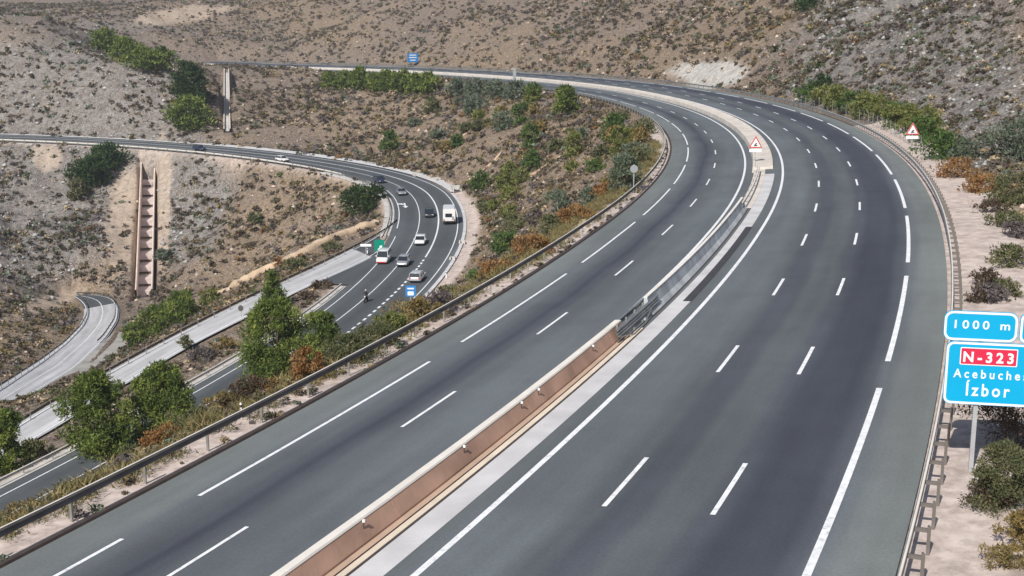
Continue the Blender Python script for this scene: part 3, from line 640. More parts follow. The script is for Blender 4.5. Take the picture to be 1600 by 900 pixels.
# ------------------------------------------------------------------ stepped drain chute on the far slope
def chute(name, label, a, b, half, wall_h, wall_t, nstep, m_wall, m_floor):
    a = np.array(a); b = np.array(b); root = empty(name, tuple(a), 0, label, 'drain')
    t = b-a; L = np.linalg.norm(t[:2]); n = np.array([-t[1], t[0], 0])/L; N = 40
    zz = np.linspace(0, 1, N); pts = a+zz[:, None]*(b-a)
    if nstep: pts[:, 2] -= 2.7
    else: pts[:, 2] = ground(pts[:, 0], pts[:, 1])[0]+.05
    pts[:, 2] = np.convolve(np.pad(pts[:, 2], 4, 'edge'), np.ones(9)/9, 'valid')
    for sgn in (-1, 1):
        v, f = beam_np(pts+n*sgn*half, np.tile(n*sgn, (N, 1)), [(0, -1.6), (0, wall_h), (wall_t, wall_h), (wall_t, -1.6)])
        rel(mesh_np('side_wall', v, f, m_wall), root)
    fl = lambda q: np.array([np.interp(q, zz, pts[:, k]) for k in range(3)])
    if nstep:
        for k in range(nstep):
            p0, p1 = fl(k/nstep), fl((k+1)/nstep); bb = MB(); top = p0[2]*.25+p1[2]*.75+.12; lo = p1[2]-.8
            q = [p0-n*half*.995, p0+n*half*.995, p1+n*half*.995, p1-n*half*.995]
            v = [(x[0], x[1], top) for x in q]+[(x[0], x[1], lo) for x in q]
            bb.add(v, [(0,1,2,3),(4,7,6,5),(0,4,5,1),(1,5,6,2),(2,6,7,3),(3,7,4,0)]); rel(bb.build('step', m_floor), root)
    else:
        v, f = beam_np(pts, np.tile(n, (N, 1)), [(-half, -.6), (-half, .02), (half, .02), (half, -.6)]); rel(mesh_np('channel_floor', v, f, m_floor), root)
    return root, n, pts
ch, cn, cpts = chute('drain_chute', 'tall stepped concrete drain chute running down the far slope', chute_top, chute_bot, 1.65, 3.5, .38, 13, M['chutewall'], M['chutefloor'])
bb = MB(); p = cpts[0]; tdir = (chute_bot-chute_top); tdir[2] = 0; tdir /= np.linalg.norm(tdir); rz = math.atan2(cn[1], cn[0])
bb.box(p+np.array([0, 0, 2.1])-tdir*.9, (2.3, .35, 1.3), rz); rel(bb.build('headwall', M['tanstrip']), ch)
bb = MB(); bb.box(p+np.array([0, 0, 2.0])-tdir*.53, (1.4, .05, .8), rz); rel(bb.build('culvert_mouth', M['joint']), ch)  # flat dark panel painted for the shade inside the culvert opening
chute('drain_channel', 'straight pale drain channel dropping from the end of the far highway', ct2, cb2, .7, .75, .35, 0, M['cream'], M['ditch'])
for k, (q0, q1) in enumerate((((735,206),(687,240)),((784,241),(727,287)),((877,246),(823,281)),((482,176),(461,191)),((625,138),(606,154)),((668,181),(643,195)),((873,302),(858,313)))):
    a, b_ = hit(*q0), hit(*q1); n = 24; P = a+np.linspace(0, 1, n)[:, None]*(b_-a); P[:, 2] = ground(P[:, 0], P[:, 1])[0]+.22
    N = lateral(P); v, f = beam_np(P, N, [(-.30,-.4),(-.30,.16),(-.22,.16),(-.17,.02),(.17,.02),(.22,.16),(.30,.16),(.30,-.4)])
    lab = ['pale open drain right of the lone dark green bush on the embankment','pale open drain above the yellow green low bush on the embankment','pale open drain highest on the right of the embankment','short pale drain furthest left on the embankment','pale open drain under the row of small pines','pale open drain below the last pine of the far row','short pale drain nearest the guard rail on the embankment'][k]
    tag(mesh_np('slope_drain', v, f, M['tanstrip']), lab, 'drain', 'slope drains on the embankment between the roads')
# sandy wall above the slip road
pts = [hit(*q) for q in ((588,352),(572,357),(540,368),(500,384),(450,409),(400,434),(345,460))]; P = smooth(resample(pts, 40), 4); P[:, 2] = ground(P[:, 0], P[:, 1])[0]
v, f = beam_np(P, lateral(P), [(-.9,-.8),(-.6,.75),(.5,.9),(.9,-.8)])
tag(mesh_np('earth_wall', v, f, M['sandplaster']), 'low sandy earth wall running up the slope behind the slip road', 'wall')
# concrete drain boxes at the outer edge of the lower road
for k, (px, py, sz, lab) in enumerate(((713,296,1.5,'large pale concrete drain box on the outside of the lower bend'),(650,272,.8,'small pale concrete block at the top of the lower bend'),(683,279,.9,'pale concrete block beside the larger drain box'),(722,378,.7,'small concrete drain box with dark mouth by the verge'),(707,404,.6,'lowest concrete drain box on the outer verge of the lower road'))):
    X = hit(px, py+4); s, o = LOW.find(X); hd = LOW.head(s); r = empty('drain_box', tuple(X), -hd, lab, 'drain box')
    b = MB(); h = sz*.7; b.box((-sz*.55, 0, h*.5), (.12, sz*.8, h*.7)); b.box((sz*.55, 0, h*.5), (.12, sz*.8, h*.7)); b.box((0, sz*.8, h*.5), (sz*.67, .12, h*.7)); b.build('box_wall', M['concrete'], r)
    b = MB(); b.box((0, -.1, h*.25), (sz*.5, sz*.72, .05)); b.build('mouth', M['joint'], r)  # dark plate stands in for shade down in the hollow box

# ------------------------------------------------------------------ vegetation
PAL = {'pine': [(.095,.135,.032),(.165,.215,.046),(.26,.31,.075),(.11,.155,.04),(.06,.095,.027)], 'dark': [(.025,.05,.018),(.04,.075,.025),(.06,.10,.032)], 'olive': [(.11,.115,.055),(.155,.155,.08),(.20,.19,.10),(.085,.11,.045)],
       'green': [(.05,.10,.03),(.09,.15,.04),(.13,.18,.05)], 'orange': [(.26,.13,.045),(.35,.19,.075),(.20,.10,.04),(.30,.2,.1)], 'gold': [(.21,.15,.05),(.27,.20,.075),(.15,.13,.05),(.32,.25,.12)],
       'silver': [(.14,.17,.12),(.20,.23,.17),(.10,.13,.08)], 'brown': [(.10,.072,.05),(.16,.12,.085),(.07,.052,.036)], 'purple': [(.12,.10,.10),(.19,.165,.16),(.085,.073,.073)], 'yellowgreen': [(.17,.185,.055),(.24,.25,.085),(.12,.15,.045)], 'tan': [(.33,.26,.16),(.26,.20,.12),(.40,.33,.22)]}
def leaves(centers, crad, per, size, pal, rng, updown=.5, elong=1.0, wid=1.0):
    """small leaf faces round clump centres; every clump keeps its own hue"""
    n = len(centers); cc = np.repeat(np.arange(n), per); m = n*per
    d_ = rng.normal(size=(m, 3)); d_ /= np.linalg.norm(d_, axis=1)[:, None]; r = crad[cc]*rng.random(m)**.45
    p = centers[cc]+d_*r[:, None]*np.array([1, 1, .8])
    a = rng.normal(size=(m, 3))+d_*.6+np.array([0, 0, updown]); a /= np.linalg.norm(a, axis=1)[:, None]
    b = np.cross(a, rng.normal(size=(m, 3))); b /= np.linalg.norm(b, axis=1)[:, None]
    s = size*(.6+.8*rng.random(m))[:, None]
    V = np.stack([p-b*s*.5*wid, p+b*s*.5*wid, p+a*s*elong], 1).reshape(-1, 3); F = np.arange(3*m).reshape(m, 3)
    P = np.array(PAL[pal]); hue = P[rng.integers(0, len(P), n)]; col = hue[cc]*.65+P[rng.integers(0, len(P), m)]*.35; col = col*(.8+.4*rng.random((m, 1)))
    return V, F, col
def crown(h, rx, nclump, per, size, pal, rng, base=.12, shape='round'):
    c = []; r = []
    while len(c) < nclump:
        t = rng.random(); a = rng.random()*2*pi
        if shape == 'pine': wd = rx*(1-t)**.75*(.55+.45*rng.random()); wd = max(wd, .08*rx)
        elif shape == 'cone': wd = rx*(1.05-t)*(.7+.3*rng.random())
        else: wd = rx*math.sqrt(max(.02, 1-(2*t-.75)**2/1.6))*(.8+.3*rng.random())
        lob = 1+.22*sin(3*a+h)+.12*sin(5*a+2*h)
        wd *= math.sqrt(.12+.88*rng.random()); c.append((wd*lob*cos(a), wd*lob*sin(a), h*(base+(1-base)*t*.94))); r.append(rx*(.22+.20*rng.random())*(1.15-.5*t))
    return leaves(np.array(c), np.array(r), per, size, pal, rng, .8, 1.5, .7)
def trunk_mesh(h, r, rng, nl=5, lean=.05):
    b = MB(); lx, ly = rng.normal()*lean*h, rng.normal()*lean*h
    path = [np.array([lx*t*t, ly*t*t, h*.85*t-.3*(1-t)]) for t in np.linspace(0, 1, 6)]; b.tube(path, [r*(1-.8*t) for t in np.linspace(0, 1, 6)], 7)
    for k in range(nl):
        t = .2+.6*(k+rng.random())/nl; a = rng.random()*2*pi; p0 = np.array([lx*t*t, ly*t*t, h*.85*t]); l = h*.32*(1.1-t)
        b.tube([p0, p0+np.array([cos(a)*l*.5, sin(a)*l*.5, l*.25]), p0+np.array([cos(a)*l, sin(a)*l, l*.55])], [r*.4, r*.25, r*.1], 5)
    return b
def plant(name, label, cat, px, py, h, rx, pal, shape='round', group=None, nclump=None, trunk=True, dmin=18, leaf=None, seed=None, box=None):
    """px,py: where the stem meets the ground; h, rx in metres, or box = pixel x0, x1 and top of the crown"""
    X = hit(px, py, dmin); rng = np.random.default_rng(seed if seed is not None else int(px*7+py*13)); D = np.linalg.norm(X[:2])
    if box:
        rx = (box[1]-box[0])/2*X[1]/FPX*.95; h = at_y(px, box[2], X[1])[2]-X[2]; q = at_y((box[0]+box[1])/2, py, X[1]); X = np.array([q[0], X[1], gz(q[0], X[1])]); h = at_y(px, box[2], X[1])[2]-X[2]
    lf = leaf or max(.09, D*.0017); nclump = nclump or int(np.clip(24+7*rx*h/(1+D*.004), 28, 130))
    per = int(np.clip((8.5 if trunk else 5.5)*1.4*rx*h/(lf*lf*.5)/nclump, 12, 220))
    V, F, c = crown(h, rx, nclump, per, lf, pal, rng, .05 if not trunk else .08, shape)
    root = empty(name, (X[0], X[1], X[2]-.05), rng.random()*6, label, cat, group)
    mesh_np('crown' if trunk else 'foliage', V, F, M['leaf'], root, face_col=c)
    if trunk: trunk_mesh(h*.9, max(.05, h*.022), rng).build('trunk', M['bark'], root)
    else: trunk_mesh(h*.7, max(.03, h*.015), rng, 4, .1).build('stem', M['bark'], root)
    return X
# green trees on the embankment in front of the lower road
for px, py, bx, shp, pal, lab in ((157,716,(103,210,576),'round','pine','bushy green tree in front of the lower road, left one of a touching pair'),(255,692,(198,312,566),'round','pine','bushy green tree in front of the lower road, right one of a touching pair'),
    (430,612,(372,490,464),'round','pine','large dense green tree beside the orange dried bush'),(506,560,(468,541,486),'round','pine','small green tree overlapping the right side of the large dense tree'),(426,482,(403,452,423),'cone','pine','slender green tree rising behind the large dense tree by the slip road'),
    (12,738,(-32,46,638),'round','pine','green tree at the left frame edge between the lower road and the slip road')):
    plant('pine_tree', lab, 'tree', px, py, 5, 2, pal, shp, dmin=50 if py > 500 else 110, box=bx)
plant('shrub', 'low green shrub at the foot of the tree by the left frame edge', 'shrub', 55, 716, 2.2, 1.3, 'olive', trunk=False, dmin=60)
# dried and green shrubs along the main guard rail
rail_shrubs = [('orange', 486, 600, 2.9, 1.8, 'tall orange dried bush next to the large green tree'), ('orange', 420, 628, 2.3, 1.7, 'orange brown dried bush directly below the large green tree'), ('olive', 545, 568, 2.4, 1.7, 'olive bush between the orange bush and the lower road'),
    ('gold', 40, 822, 2.0, 2.0, 'golden dry broom bush by the guard rail nearest the lower left corner'), ('olive', 115, 790, 2.0, 1.8, 'olive green dry bush above the rail left of the tree pair'), ('purple', 160, 760, 1.4, 1.5, 'grey dry bush under the left tree of the pair'),
    ('brown', 215, 740, 1.6, 1.6, 'brown dry bush below the tree pair'), ('olive', 205, 735, 2.2, 1.5, 'green shrub at the foot of the tree pair'), ('orange', 270, 712, 1.4, 1.4, 'rusty orange low bush right of the tree pair'), ('olive', 310, 690, 1.6, 1.5, 'olive low bush midway between the tree pair and the large tree'),
    ('gold', 350, 665, 1.6, 1.3, 'golden dry bush in front of the strip of lower road'), ('brown', 390, 645, 1.6, 1.3, 'brown dry bush left of the orange bush'), ('olive', 590, 540, 2.2, 1.6, 'yellowish olive bush beside the thick dashed line of the lower road'),
    ('yellowgreen', 610, 525, 2.0, 1.5, 'yellow green bush at the edge of the lower road'), ('gold', 650, 505, 2.2, 1.7, 'large golden olive bush above the guard rail'), ('purple', 690, 488, 2.0, 1.5, 'purple grey bare bush above the guard rail'),
    ('olive', 700, 462, 2.0, 1.6, 'olive bush behind the purple grey bush'), ('green', 745, 440, 2.4, 1.6, 'green bush on the slope top right of the blue lane sign'), ('orange', 775, 432, 1.8, 1.5, 'orange dry bush on the embankment edge'), ('green', 790, 395, 2.6, 2.2, 'broad green bush in the middle of the embankment'),
    ('orange', 830, 400, 1.8, 1.6, 'orange dry bush right of the broad green bush'), ('olive', 860, 372, 2.2, 1.8, 'olive bush near the rail in the bend'), ('purple', 838, 350, 1.8, 1.5, 'purple grey bush in the middle of the embankment'), ('orange', 900, 350, 1.6, 1.6, 'rust coloured bush by the rail inside the bend'),
    ('silver', 925, 322, 2.2, 1.7, 'silvery shrub by the rail inside the bend'), ('orange', 950, 310, 1.8, 1.4, 'rust coloured bush beside the silvery shrub'), ('silver', 975, 300, 4.0, 1.7, 'tall grey green bush next to the back of the round sign'), ('olive', 995, 262, 2.6, 1.6, 'olive bush behind the round sign'),
    ('yellowgreen', 972, 245, 4.6, 2.2, 'yellow green bush near the crest inside the bend'), ('gold', 1000, 232, 3.2, 1.6, 'golden bush on the pale verge inside the bend'), ('green', 958, 215, 4.0, 2.4, 'green bush on the crest left of the yellow green bush'),
    ('yellowgreen', 897, 245, 4.6, 2.1, 'yellow green shrub standing alone on the upper embankment'), ('pine', 882, 180, 6.6, 2.6, 'round dark green tree just below the far highway'), ('pine', 833, 158, 4.6, 2.4, 'small dark green tree left of the round tree below the far highway'),
    ('green', 826, 232, 5.0, 2.2, 'green bush in the upper middle of the embankment'), ('green', 832, 268, 4.0, 2.0, 'second green bush in the upper middle, lower down the embankment'), ('yellowgreen', 790, 300, 4.6, 2.2, 'yellow green bush above the drain box on the embankment'),
    ('green', 750, 300, 4.4, 2.1, 'bright green bush beside the large concrete drain box'), ('yellowgreen', 815, 285, 2.8, 1.6, 'yellow green low bush next to a slope drain'), ('green', 610, 236, 5.2, 2.6, 'dark green bush alone above the top of the lower bend'),
    ('olive', 675, 176, 4.2, 2.8, 'olive bush below the far highway hedge'), ('silver', 745, 178, 5.0, 3.2, 'grey green bush below the middle of the far highway'), ('silver', 785, 205, 4.2, 2.8, 'grey green bush on the open upper embankment'),
    ('dark', 562, 336, 6.4, 3.6, 'large dark bush on the inside of the lower road bend'), ('dark', 586, 318, 4.0, 2.2, 'dark shrub beside the guard rail of the lower bend'), ('olive', 460, 425, 2.0, 1.8, 'olive shrub between the sandy wall and the slip road'),
    ('olive', 400, 350, 2.2, 1.8, 'olive bush in the middle of the slope right of the chute'), ('silver', 255, 408, 2.4, 2.2, 'grey green shrub touching the lower end of the chute')]
for pal, px, py, h, rx, lab in rail_shrubs:
    pine = pal == 'pine'; bx = {486: (450, 518, 541), 420: (398, 448, 592)}.get(px)
    if 540 <= px <= 790 and py > 430: h *= .62; rx *= .9
    plant('pine_tree' if pine else 'shrub', lab, 'tree' if pine else 'shrub', px, py, h, rx, pal, trunk=pine, dmin=60, box=bx)
for pal, px, py, h, rx, lab in (('purple',318,566,1.5,1.9,'purple grey bush cushion between the slip road and the lower road'),('gold',352,548,1.3,1.6,'golden dry bush on the strip beside the slip road'),('brown',500,452,1.0,1.8,'brown dry bush on the narrow strip before the gore'),('brown',480,468,1.0,1.6,'second brown dry bush on the narrow strip before the gore'),('olive',291,552,2.0,.9,'small grey green bush overhanging the edge of the slip road'),('olive',110,628,1.6,2.2,'olive bush between the hairpin road and the slip road rail'),('olive',150,610,1.5,1.8,'second olive bush between hairpin road and slip road rail, further up'),
    ('olive',520,395,1.4,1.9,'olive dry bush between sandy wall and guard rail'),('orange',440,415,1.2,1.5,'rusty dry bush just under the sandy wall')):
    plant('shrub', lab, 'shrub', px, py, h, rx, pal, trunk=False, dmin=60)
rb = np.random.default_rng(44); nb = 0
while nb < 46:
    px, py = 640+rb.random()*370, 150+rb.random()*260
    if py > 455-.0*px and px > 900 or py > 620-.36*px+40 or py < 140+.03*(px-600) or (px < 760 and py > 255) : continue
    X = hit(px, py, 80); so_ = MAIN.find(X)[1]
    if so_ > -16.5 or LOW.find(X)[1] < 9: continue
    pal, nm = (('olive','olive'),('gold','golden brown'),('silver','grey green'),('olive','olive'),('green','dark green'),('yellowgreen','yellow green'))[nb % 6]
    plant('shrub', 'rounded '+nm+' bush among others on the embankment between the two roads', 'shrub', px, py, 1.3+1.5*rb.random(), 1.2+1.1*rb.random(), pal, group='rounded '+nm+' bushes on the embankment', trunk=False, dmin=80, seed=2000+nb); nb += 1
# trees by the hairpin and slip road
for px, py, h, rx, lab in ((285,505,5.5,3.0,'green pine at the upper end of the clump beside the slip road'),(252,520,5.2,3.0,'green pine in the middle of the clump beside the slip road'),(215,540,4.2,2.6,'green pine at the lower end of the clump beside the slip road')):
    plant('pine_tree', lab, 'tree', px, py, h, rx, 'pine', dmin=150)
plant('shrub', 'yellow green shrub at the bottom of the chute slope', 'shrub', 330, 475, 2.6, 2.0, 'yellowgreen', trunk=False, dmin=150)
# dark trees on the far slopes
for px, py, bx, pal, lab in ((168,266,(138,198,224),'dark','dense dark tree below the far road left of the chute'),(138,295,(110,172,246),'dark','second dense dark tree, lower left of the first below the far road'),(120,312,(106,140,280),'olive','olive dark tree at the lower tip of the dark clump'),
    (292,202,(262,331,150),'pine','broad green tree at the foot of the grey mound'),(293,158,(270,322,96),'dark','tall dark green tree behind the broad one on the mound flank'),(232,112,(200,250,74),'pine','green pine low on the ridge of the grey mound'),(200,98,(172,222,60),'pine','rounded green pine in the middle of the ridge group'),(255,108,(232,276,74),'pine','rightmost green pine of the ridge group'),(163,80,(143,186,46),'pine','green pine at the upper end of the ridge group')):
    plant('pine_tree', lab, 'tree', px, py, 8, 5, pal, dmin=250, box=bx)
ORD = ['first','second','third','fourth','fifth','sixth','seventh','eighth','ninth','tenth','eleventh','twelfth','thirteenth']
# hedge of small pines under the far highway, and the hedge behind the outer rail
for k, px in enumerate((515,540,562,585,605,630,650,668)):
    plant('pine_tree', ORD[k]+' small pine from the left in the row under the far highway', 'tree', px, 139+.05*(px-500), 6.0+.7*(k % 3), 3.2, 'pine', group='row of small pines under the far highway', dmin=300)
for k, px in enumerate((715,745,775,805)):
    plant('shrub', ORD[k]+' grey green hedge bush from the left below the far inner rail', 'shrub', px, 149+.06*(px-700), 5.0, 3.4, 'silver', group='hedge bushes along the far inner rail', trunk=False, dmin=300)
for k in range(13):
    s = 212-7.2*k; X = MAIN.P(s, 17.2+(k % 3)*.8); px, py = to_px(X)
    plant('shrub', ORD[k]+' bush from the far end of the roadside hedge behind the wire fence', 'shrub', float(px), float(py), 3.0+.7*((k*5) % 4)/3, 2.0, 'yellowgreen' if k % 4 else 'green', group='hedge bushes behind the outer rail', trunk=False, dmin=60, seed=900+k)
right = [('olive',1558,800,2.3,1.9,'large spiky green brown bush on the gravel verge below the blue sign',True),('gold',1600,850,1.7,1.5,'golden dry grass bush at the right edge under the large bush',0),('gold',1560,892,1.1,1.0,'straw coloured tussock at the lower right corner',0),('brown',1545,790,1.0,.8,'small reddish dry bush in front of the large spiky bush',0),
    ('brown',1590,690,1.8,1.6,'brown bush just below the blue direction sign',0),('orange',1495,278,1.7,2.0,'orange dry bush at the end of the hedge',0),('orange',1532,300,1.5,1.8,'orange dry bush right of the other orange bush beyond the gravel',0),('green',1470,248,3.2,2.3,'green bush behind the right warning triangle',0),('silver',1505,250,2.2,1.8,'grey green bush beside the green bush on the right',0),
    ('olive',1585,320,2.6,2.2,'olive bush at the right frame edge half way up',0),('silver',1590,250,4.0,3.0,'large grey green bush at the foot of the rocky hill',0),('olive',1575,415,1.2,1.5,'low olive bush on the tan soil',0),('brown',1540,445,.9,.9,'small brown round bush on tan soil, upper of two',0),('purple',1545,470,.9,1.0,'grey brown round bush directly above the blue sign',0),('brown',1532,472,.8,.7,'tiny reddish bush by the gravel track above the sign',0),('olive',1570,462,.9,.9,'small olive round bush above the right end of the sign',0),
    ('olive',1572,352,1.0,1.4,'low olive cushion bush by the pale gravel',0),('brown',1548,332,.9,1.3,'low brown cushion bush at the gravel edge',0),('purple',1590,370,1.0,1.3,'grey cushion bush at the right edge',0)]
for pal, px, py, h, rx, lab, big in right:
    plant('shrub', lab, 'shrub', px, py, h, rx, pal, trunk=False, nclump=110 if big else None, leaf=.06 if py > 600 else None, box={1558: (1506, 1625, 690), 1600: (1558, 1660, 796), 1560: (1535, 1620, 850)}.get(px) if py > 700 else None)
plant('shrub', 'dark round bush at the top edge on the rocky hill', 'shrub', 1262, 16, 3.0, 3.2, 'dark', trunk=False, dmin=150)
plant('shrub', 'dark bush on the rock behind the hedge', 'shrub', 1283, 140, 2.6, 2.2, 'dark', trunk=False, dmin=150)

# ---- scrub: the 300 largest are bushes of their own, the rest one mass of ground cover
cell = np.zeros((nr, na)); cell[:-1, :-1] = np.abs((TX[1:, 1:]-TX[:-1, :-1])*(TY[1:, :-1]-TY[:-1, 1:])-(TX[1:, :-1]-TX[:-1, 1:])*(TY[1:, 1:]-TY[:-1, :-1]))/2
Dm = np.hypot(TX, TY); dens = 1.0/np.maximum(1, (Dm/110))**1.05
PXg, PYg = PX.reshape(nr, na), PY.reshape(nr, na)
vis = (PXg > -220) & (PXg < 1820) & (PYg > -60) & (PYg < 1000) & (Dm < 900) & (Dm > 28) & (TN > .8)
calm = np.clip(1-zone[:, 2].reshape(nr, na)*1.15, 0.02, 1)
patchy = np.clip(.9+1.4*fbm(TX, TY, 16, 101, 3), .15, 2.2)
pr = (cell*dens*calm*patchy*vis).ravel(); total = pr.sum(); NS = int(min(total, 46000))
ids = RNG.choice(len(pr), NS, p=pr/total)
jr = 1+np.where(Dm.ravel()[ids] < 820, .0052, .02)*(RNG.random(NS)-.5)*2.5; sp = V[ids]*np.c_[jr, jr, np.ones(NS)]+np.c_[RNG.normal(size=(NS, 2))*.5, np.zeros(NS)]; sp[:, 2] = ground(sp[:, 0], sp[:, 1])[0]
sD = np.hypot(sp[:, 0], sp[:, 1]); ssz = (.26+.50*RNG.random(NS)**2.2)*np.clip(sD/180, .85, 1.9)
zi = zone[ids]; wi = warm[ids]
pn = np.array(['brown','olive','purple','gold','silver','orange','green','tan'])
prob = np.stack([.42+0*wi, .26+.1*zi[:, 0], .20*(1-wi)+.08, .05+.22*zi[:, 1], .04+.08*zi[:, 0], .01+.05*zi[:, 1], .012+0*wi, .12*wi+.03], -1); prob /= prob.sum(1)[:, None]
pi_ = (prob.cumsum(1) > RNG.random(NS)[:, None]).argmax(1)
SCP = {'brown': [(.105,.08,.06),(.155,.12,.09),(.075,.06,.045)], 'olive': [(.09,.086,.05),(.13,.122,.072),(.065,.064,.038)], 'gold': [(.20,.155,.075),(.25,.195,.10),(.13,.105,.05)], 'orange': [(.19,.11,.05),(.14,.085,.04)], 'green': [(.05,.075,.025),(.08,.105,.035)], 'purple': [(.135,.118,.113),(.185,.16,.155),(.10,.088,.085)]}
def bush_proto(pal, nt_, rng, size=.42):
    a = rng.random(nt_)*2*pi; u = rng.random(nt_)**.6; zz = rng.random(nt_)
    c = np.stack([np.cos(a)*u*np.sqrt(1-zz*zz*.8), np.sin(a)*u*np.sqrt(1-zz*zz*.8), zz*.95+.02], -1)
    if pal in SCP: PAL['_s'] = SCP[pal]; pal = '_s'
    return leaves(c, np.full(nt_, .12), 1, size, pal, rng, .7)
big = np.argsort(-ssz/sD)[:290]; isbig = np.zeros(NS, bool); isbig[big] = True
protos = {}
for k in range(8): protos[k] = [bush_proto(pn[k], 90, RNG, .34) for _ in range(2)]
bmesh_ = {}
for n_, i in enumerate(big):
    key = (pi_[i], i % 2)
    if key not in bmesh_:
        Vb, Fb, cb = protos[key[0]][key[1]]
        o = mesh_np('scrub_bush', Vb, Fb, M['scrub'], face_col=cb); bmesh_[key] = o.data
    else: o = put(bpy.data.objects.new('scrub_bush', bmesh_[key]))
    s = ssz[i]; o.location = (sp[i, 0], sp[i, 1], sp[i, 2]-.04); o.rotation_euler = (0, 0, i*.7); o.scale = (s, s, s*.8)
    nm = ('dark brown','dark olive','purple grey','golden','grey green','rusty orange','green','straw coloured')[pi_[i]]
    tag(o, 'small '+nm+' scrub bush among many on the bare slopes', 'bush', 'small '+nm+' scrub bushes on the slopes')
VV, FF, CC = [], [], []; base_i = 0
small = {k: [bush_proto(pn[k], 24, RNG, .60) for _ in range(4)] for k in range(8)}
for i in np.nonzero(~isbig)[0]:
    Vb, Fb, cb = small[pi_[i]][i % 4]; a = i*1.3; ca, sa = cos(a)*ssz[i], sin(a)*ssz[i]
    q = np.empty_like(Vb); q[:, 0] = Vb[:, 0]*ca-Vb[:, 1]*sa+sp[i, 0]; q[:, 1] = Vb[:, 0]*sa+Vb[:, 1]*ca+sp[i, 1]; q[:, 2] = Vb[:, 2]*ssz[i]*.8+sp[i, 2]-.04
    VV.append(q); FF.append(Fb+base_i); CC.append(cb*(.75+.5*((i*37) % 100)/100)); base_i += len(q)
g = mesh_np('scrub_cover', np.concatenate(VV), np.concatenate(FF), M['scrub'], face_col=np.concatenate(CC))
tag(g, 'low dry scrub covering the hillsides', kind='stuff')
# ---- loose stones
NR = 7000; prr = (cell*(1/np.maximum(1, Dm/100))*(.25+.9*zone[:, 0].reshape(nr, na)+.5*warm.reshape(nr, na))*vis).ravel(); ids = RNG.choice(len(prr), NR, p=prr/prr.sum())
ico = np.array([(1,0,0),(-1,0,0),(0,1,0),(0,-1,0),(0,0,1),(0,0,-.6)], float); icf = np.array([(0,2,4),(2,1,4),(1,3,4),(3,0,4),(2,0,5),(1,2,5),(3,1,5),(0,3,5)])
rp = V[ids]+np.c_[RNG.normal(size=(NR, 2))*.5, np.zeros(NR)]; rp[:, 2] = ground(rp[:, 0], rp[:, 1])[0]
rs = (.12+.30*RNG.random(NR)**2.2)*np.clip(np.hypot(rp[:, 0], rp[:, 1])/150, .6, 2.2)
Vr = (ico[None]*(.6+.8*RNG.random((NR, 6, 3))))*rs[:, None, None]; th_ = RNG.random(NR)*6; ct, st_ = np.cos(th_)[:, None], np.sin(th_)[:, None]
Vr = np.stack([Vr[..., 0]*ct-Vr[..., 1]*st_, Vr[..., 0]*st_+Vr[..., 1]*ct, Vr[..., 2]*.7], -1)+rp[:, None]
cz = zone[ids]; cr_ = np.where(cz[:, :1] > .5, np.array([[.36,.36,.35]]), np.array([[.43,.35,.28]]))*(.7+.6*RNG.random((NR, 1)))
g = mesh_np('loose_stones', Vr.reshape(-1, 3), (icf[None]+6*np.arange(NR)[:, None, None]).reshape(-1, 3), M['stone'], face_col=np.repeat(cr_, 8, 0)); tag(g, 'loose stones scattered on the slopes', kind='stuff')
# ---- weeds on the verge under the near guard rail
NW = 220; st_ = RNG.random(NW)**1.2*190-40; ow = -13.75-RNG.random(NW)*1.3; wp = np.array([MAIN.P(s, o) for s, o in zip(st_, ow)]); wp[:, 2] = ground(wp[:, 0], wp[:, 1])[0]
VV, FF, CC = [], [], []; b0 = 0
for i in range(NW):
    k = int(RNG.choice([0, 1, 2, 7, 4])); Vb, Fb, cb = protos[k][i % 2]; s = .10+.26*RNG.random()**2; VV.append(Vb*np.array([s, s, s*.8])+wp[i]); FF.append(Fb+b0); CC.append(cb); b0 += len(Vb)
g = mesh_np('verge_weeds', np.concatenate(VV), np.concatenate(FF), M['scrub'], face_col=np.concatenate(CC)); tag(g, 'small dry weeds on the verge below the guard rail', kind='stuff')

NW = 900; st_ = RNG.random(NW)**1.1*215-60; ow = -15.2-RNG.random(NW)**1.5*5.5; wp = np.array([MAIN.P(s, o) for s, o in zip(st_, ow)]); wp[:, 2] = ground(wp[:, 0], wp[:, 1])[0]
PAL['grass_'] = [(.22,.175,.075),(.17,.155,.07),(.28,.22,.11),(.13,.135,.055)]
tuft = [leaves(np.random.default_rng(k).normal(size=(46, 3))*np.array([.45,.45,.12])+np.array([0,0,.3]), np.full(46, .25), 4, .20, 'grass_', RNG, 1.8, 2.2, .28) for k in range(5)]
VV, FF, CC = [], [], []; b0 = 0
for i in range(NW):
    Vb, Fb, cb = tuft[i % 5]; s = .45+.6*RNG.random()**2; VV.append(Vb*np.array([s, s, s*.9])+wp[i]); FF.append(Fb+b0); CC.append(cb*(.8+.4*RNG.random())); b0 += len(Vb)
g = mesh_np('dry_grass', np.concatenate(VV), np.concatenate(FF), M['scrub'], face_col=np.concatenate(CC)); tag(g, 'dry golden grass along the edge of the embankment', kind='stuff')

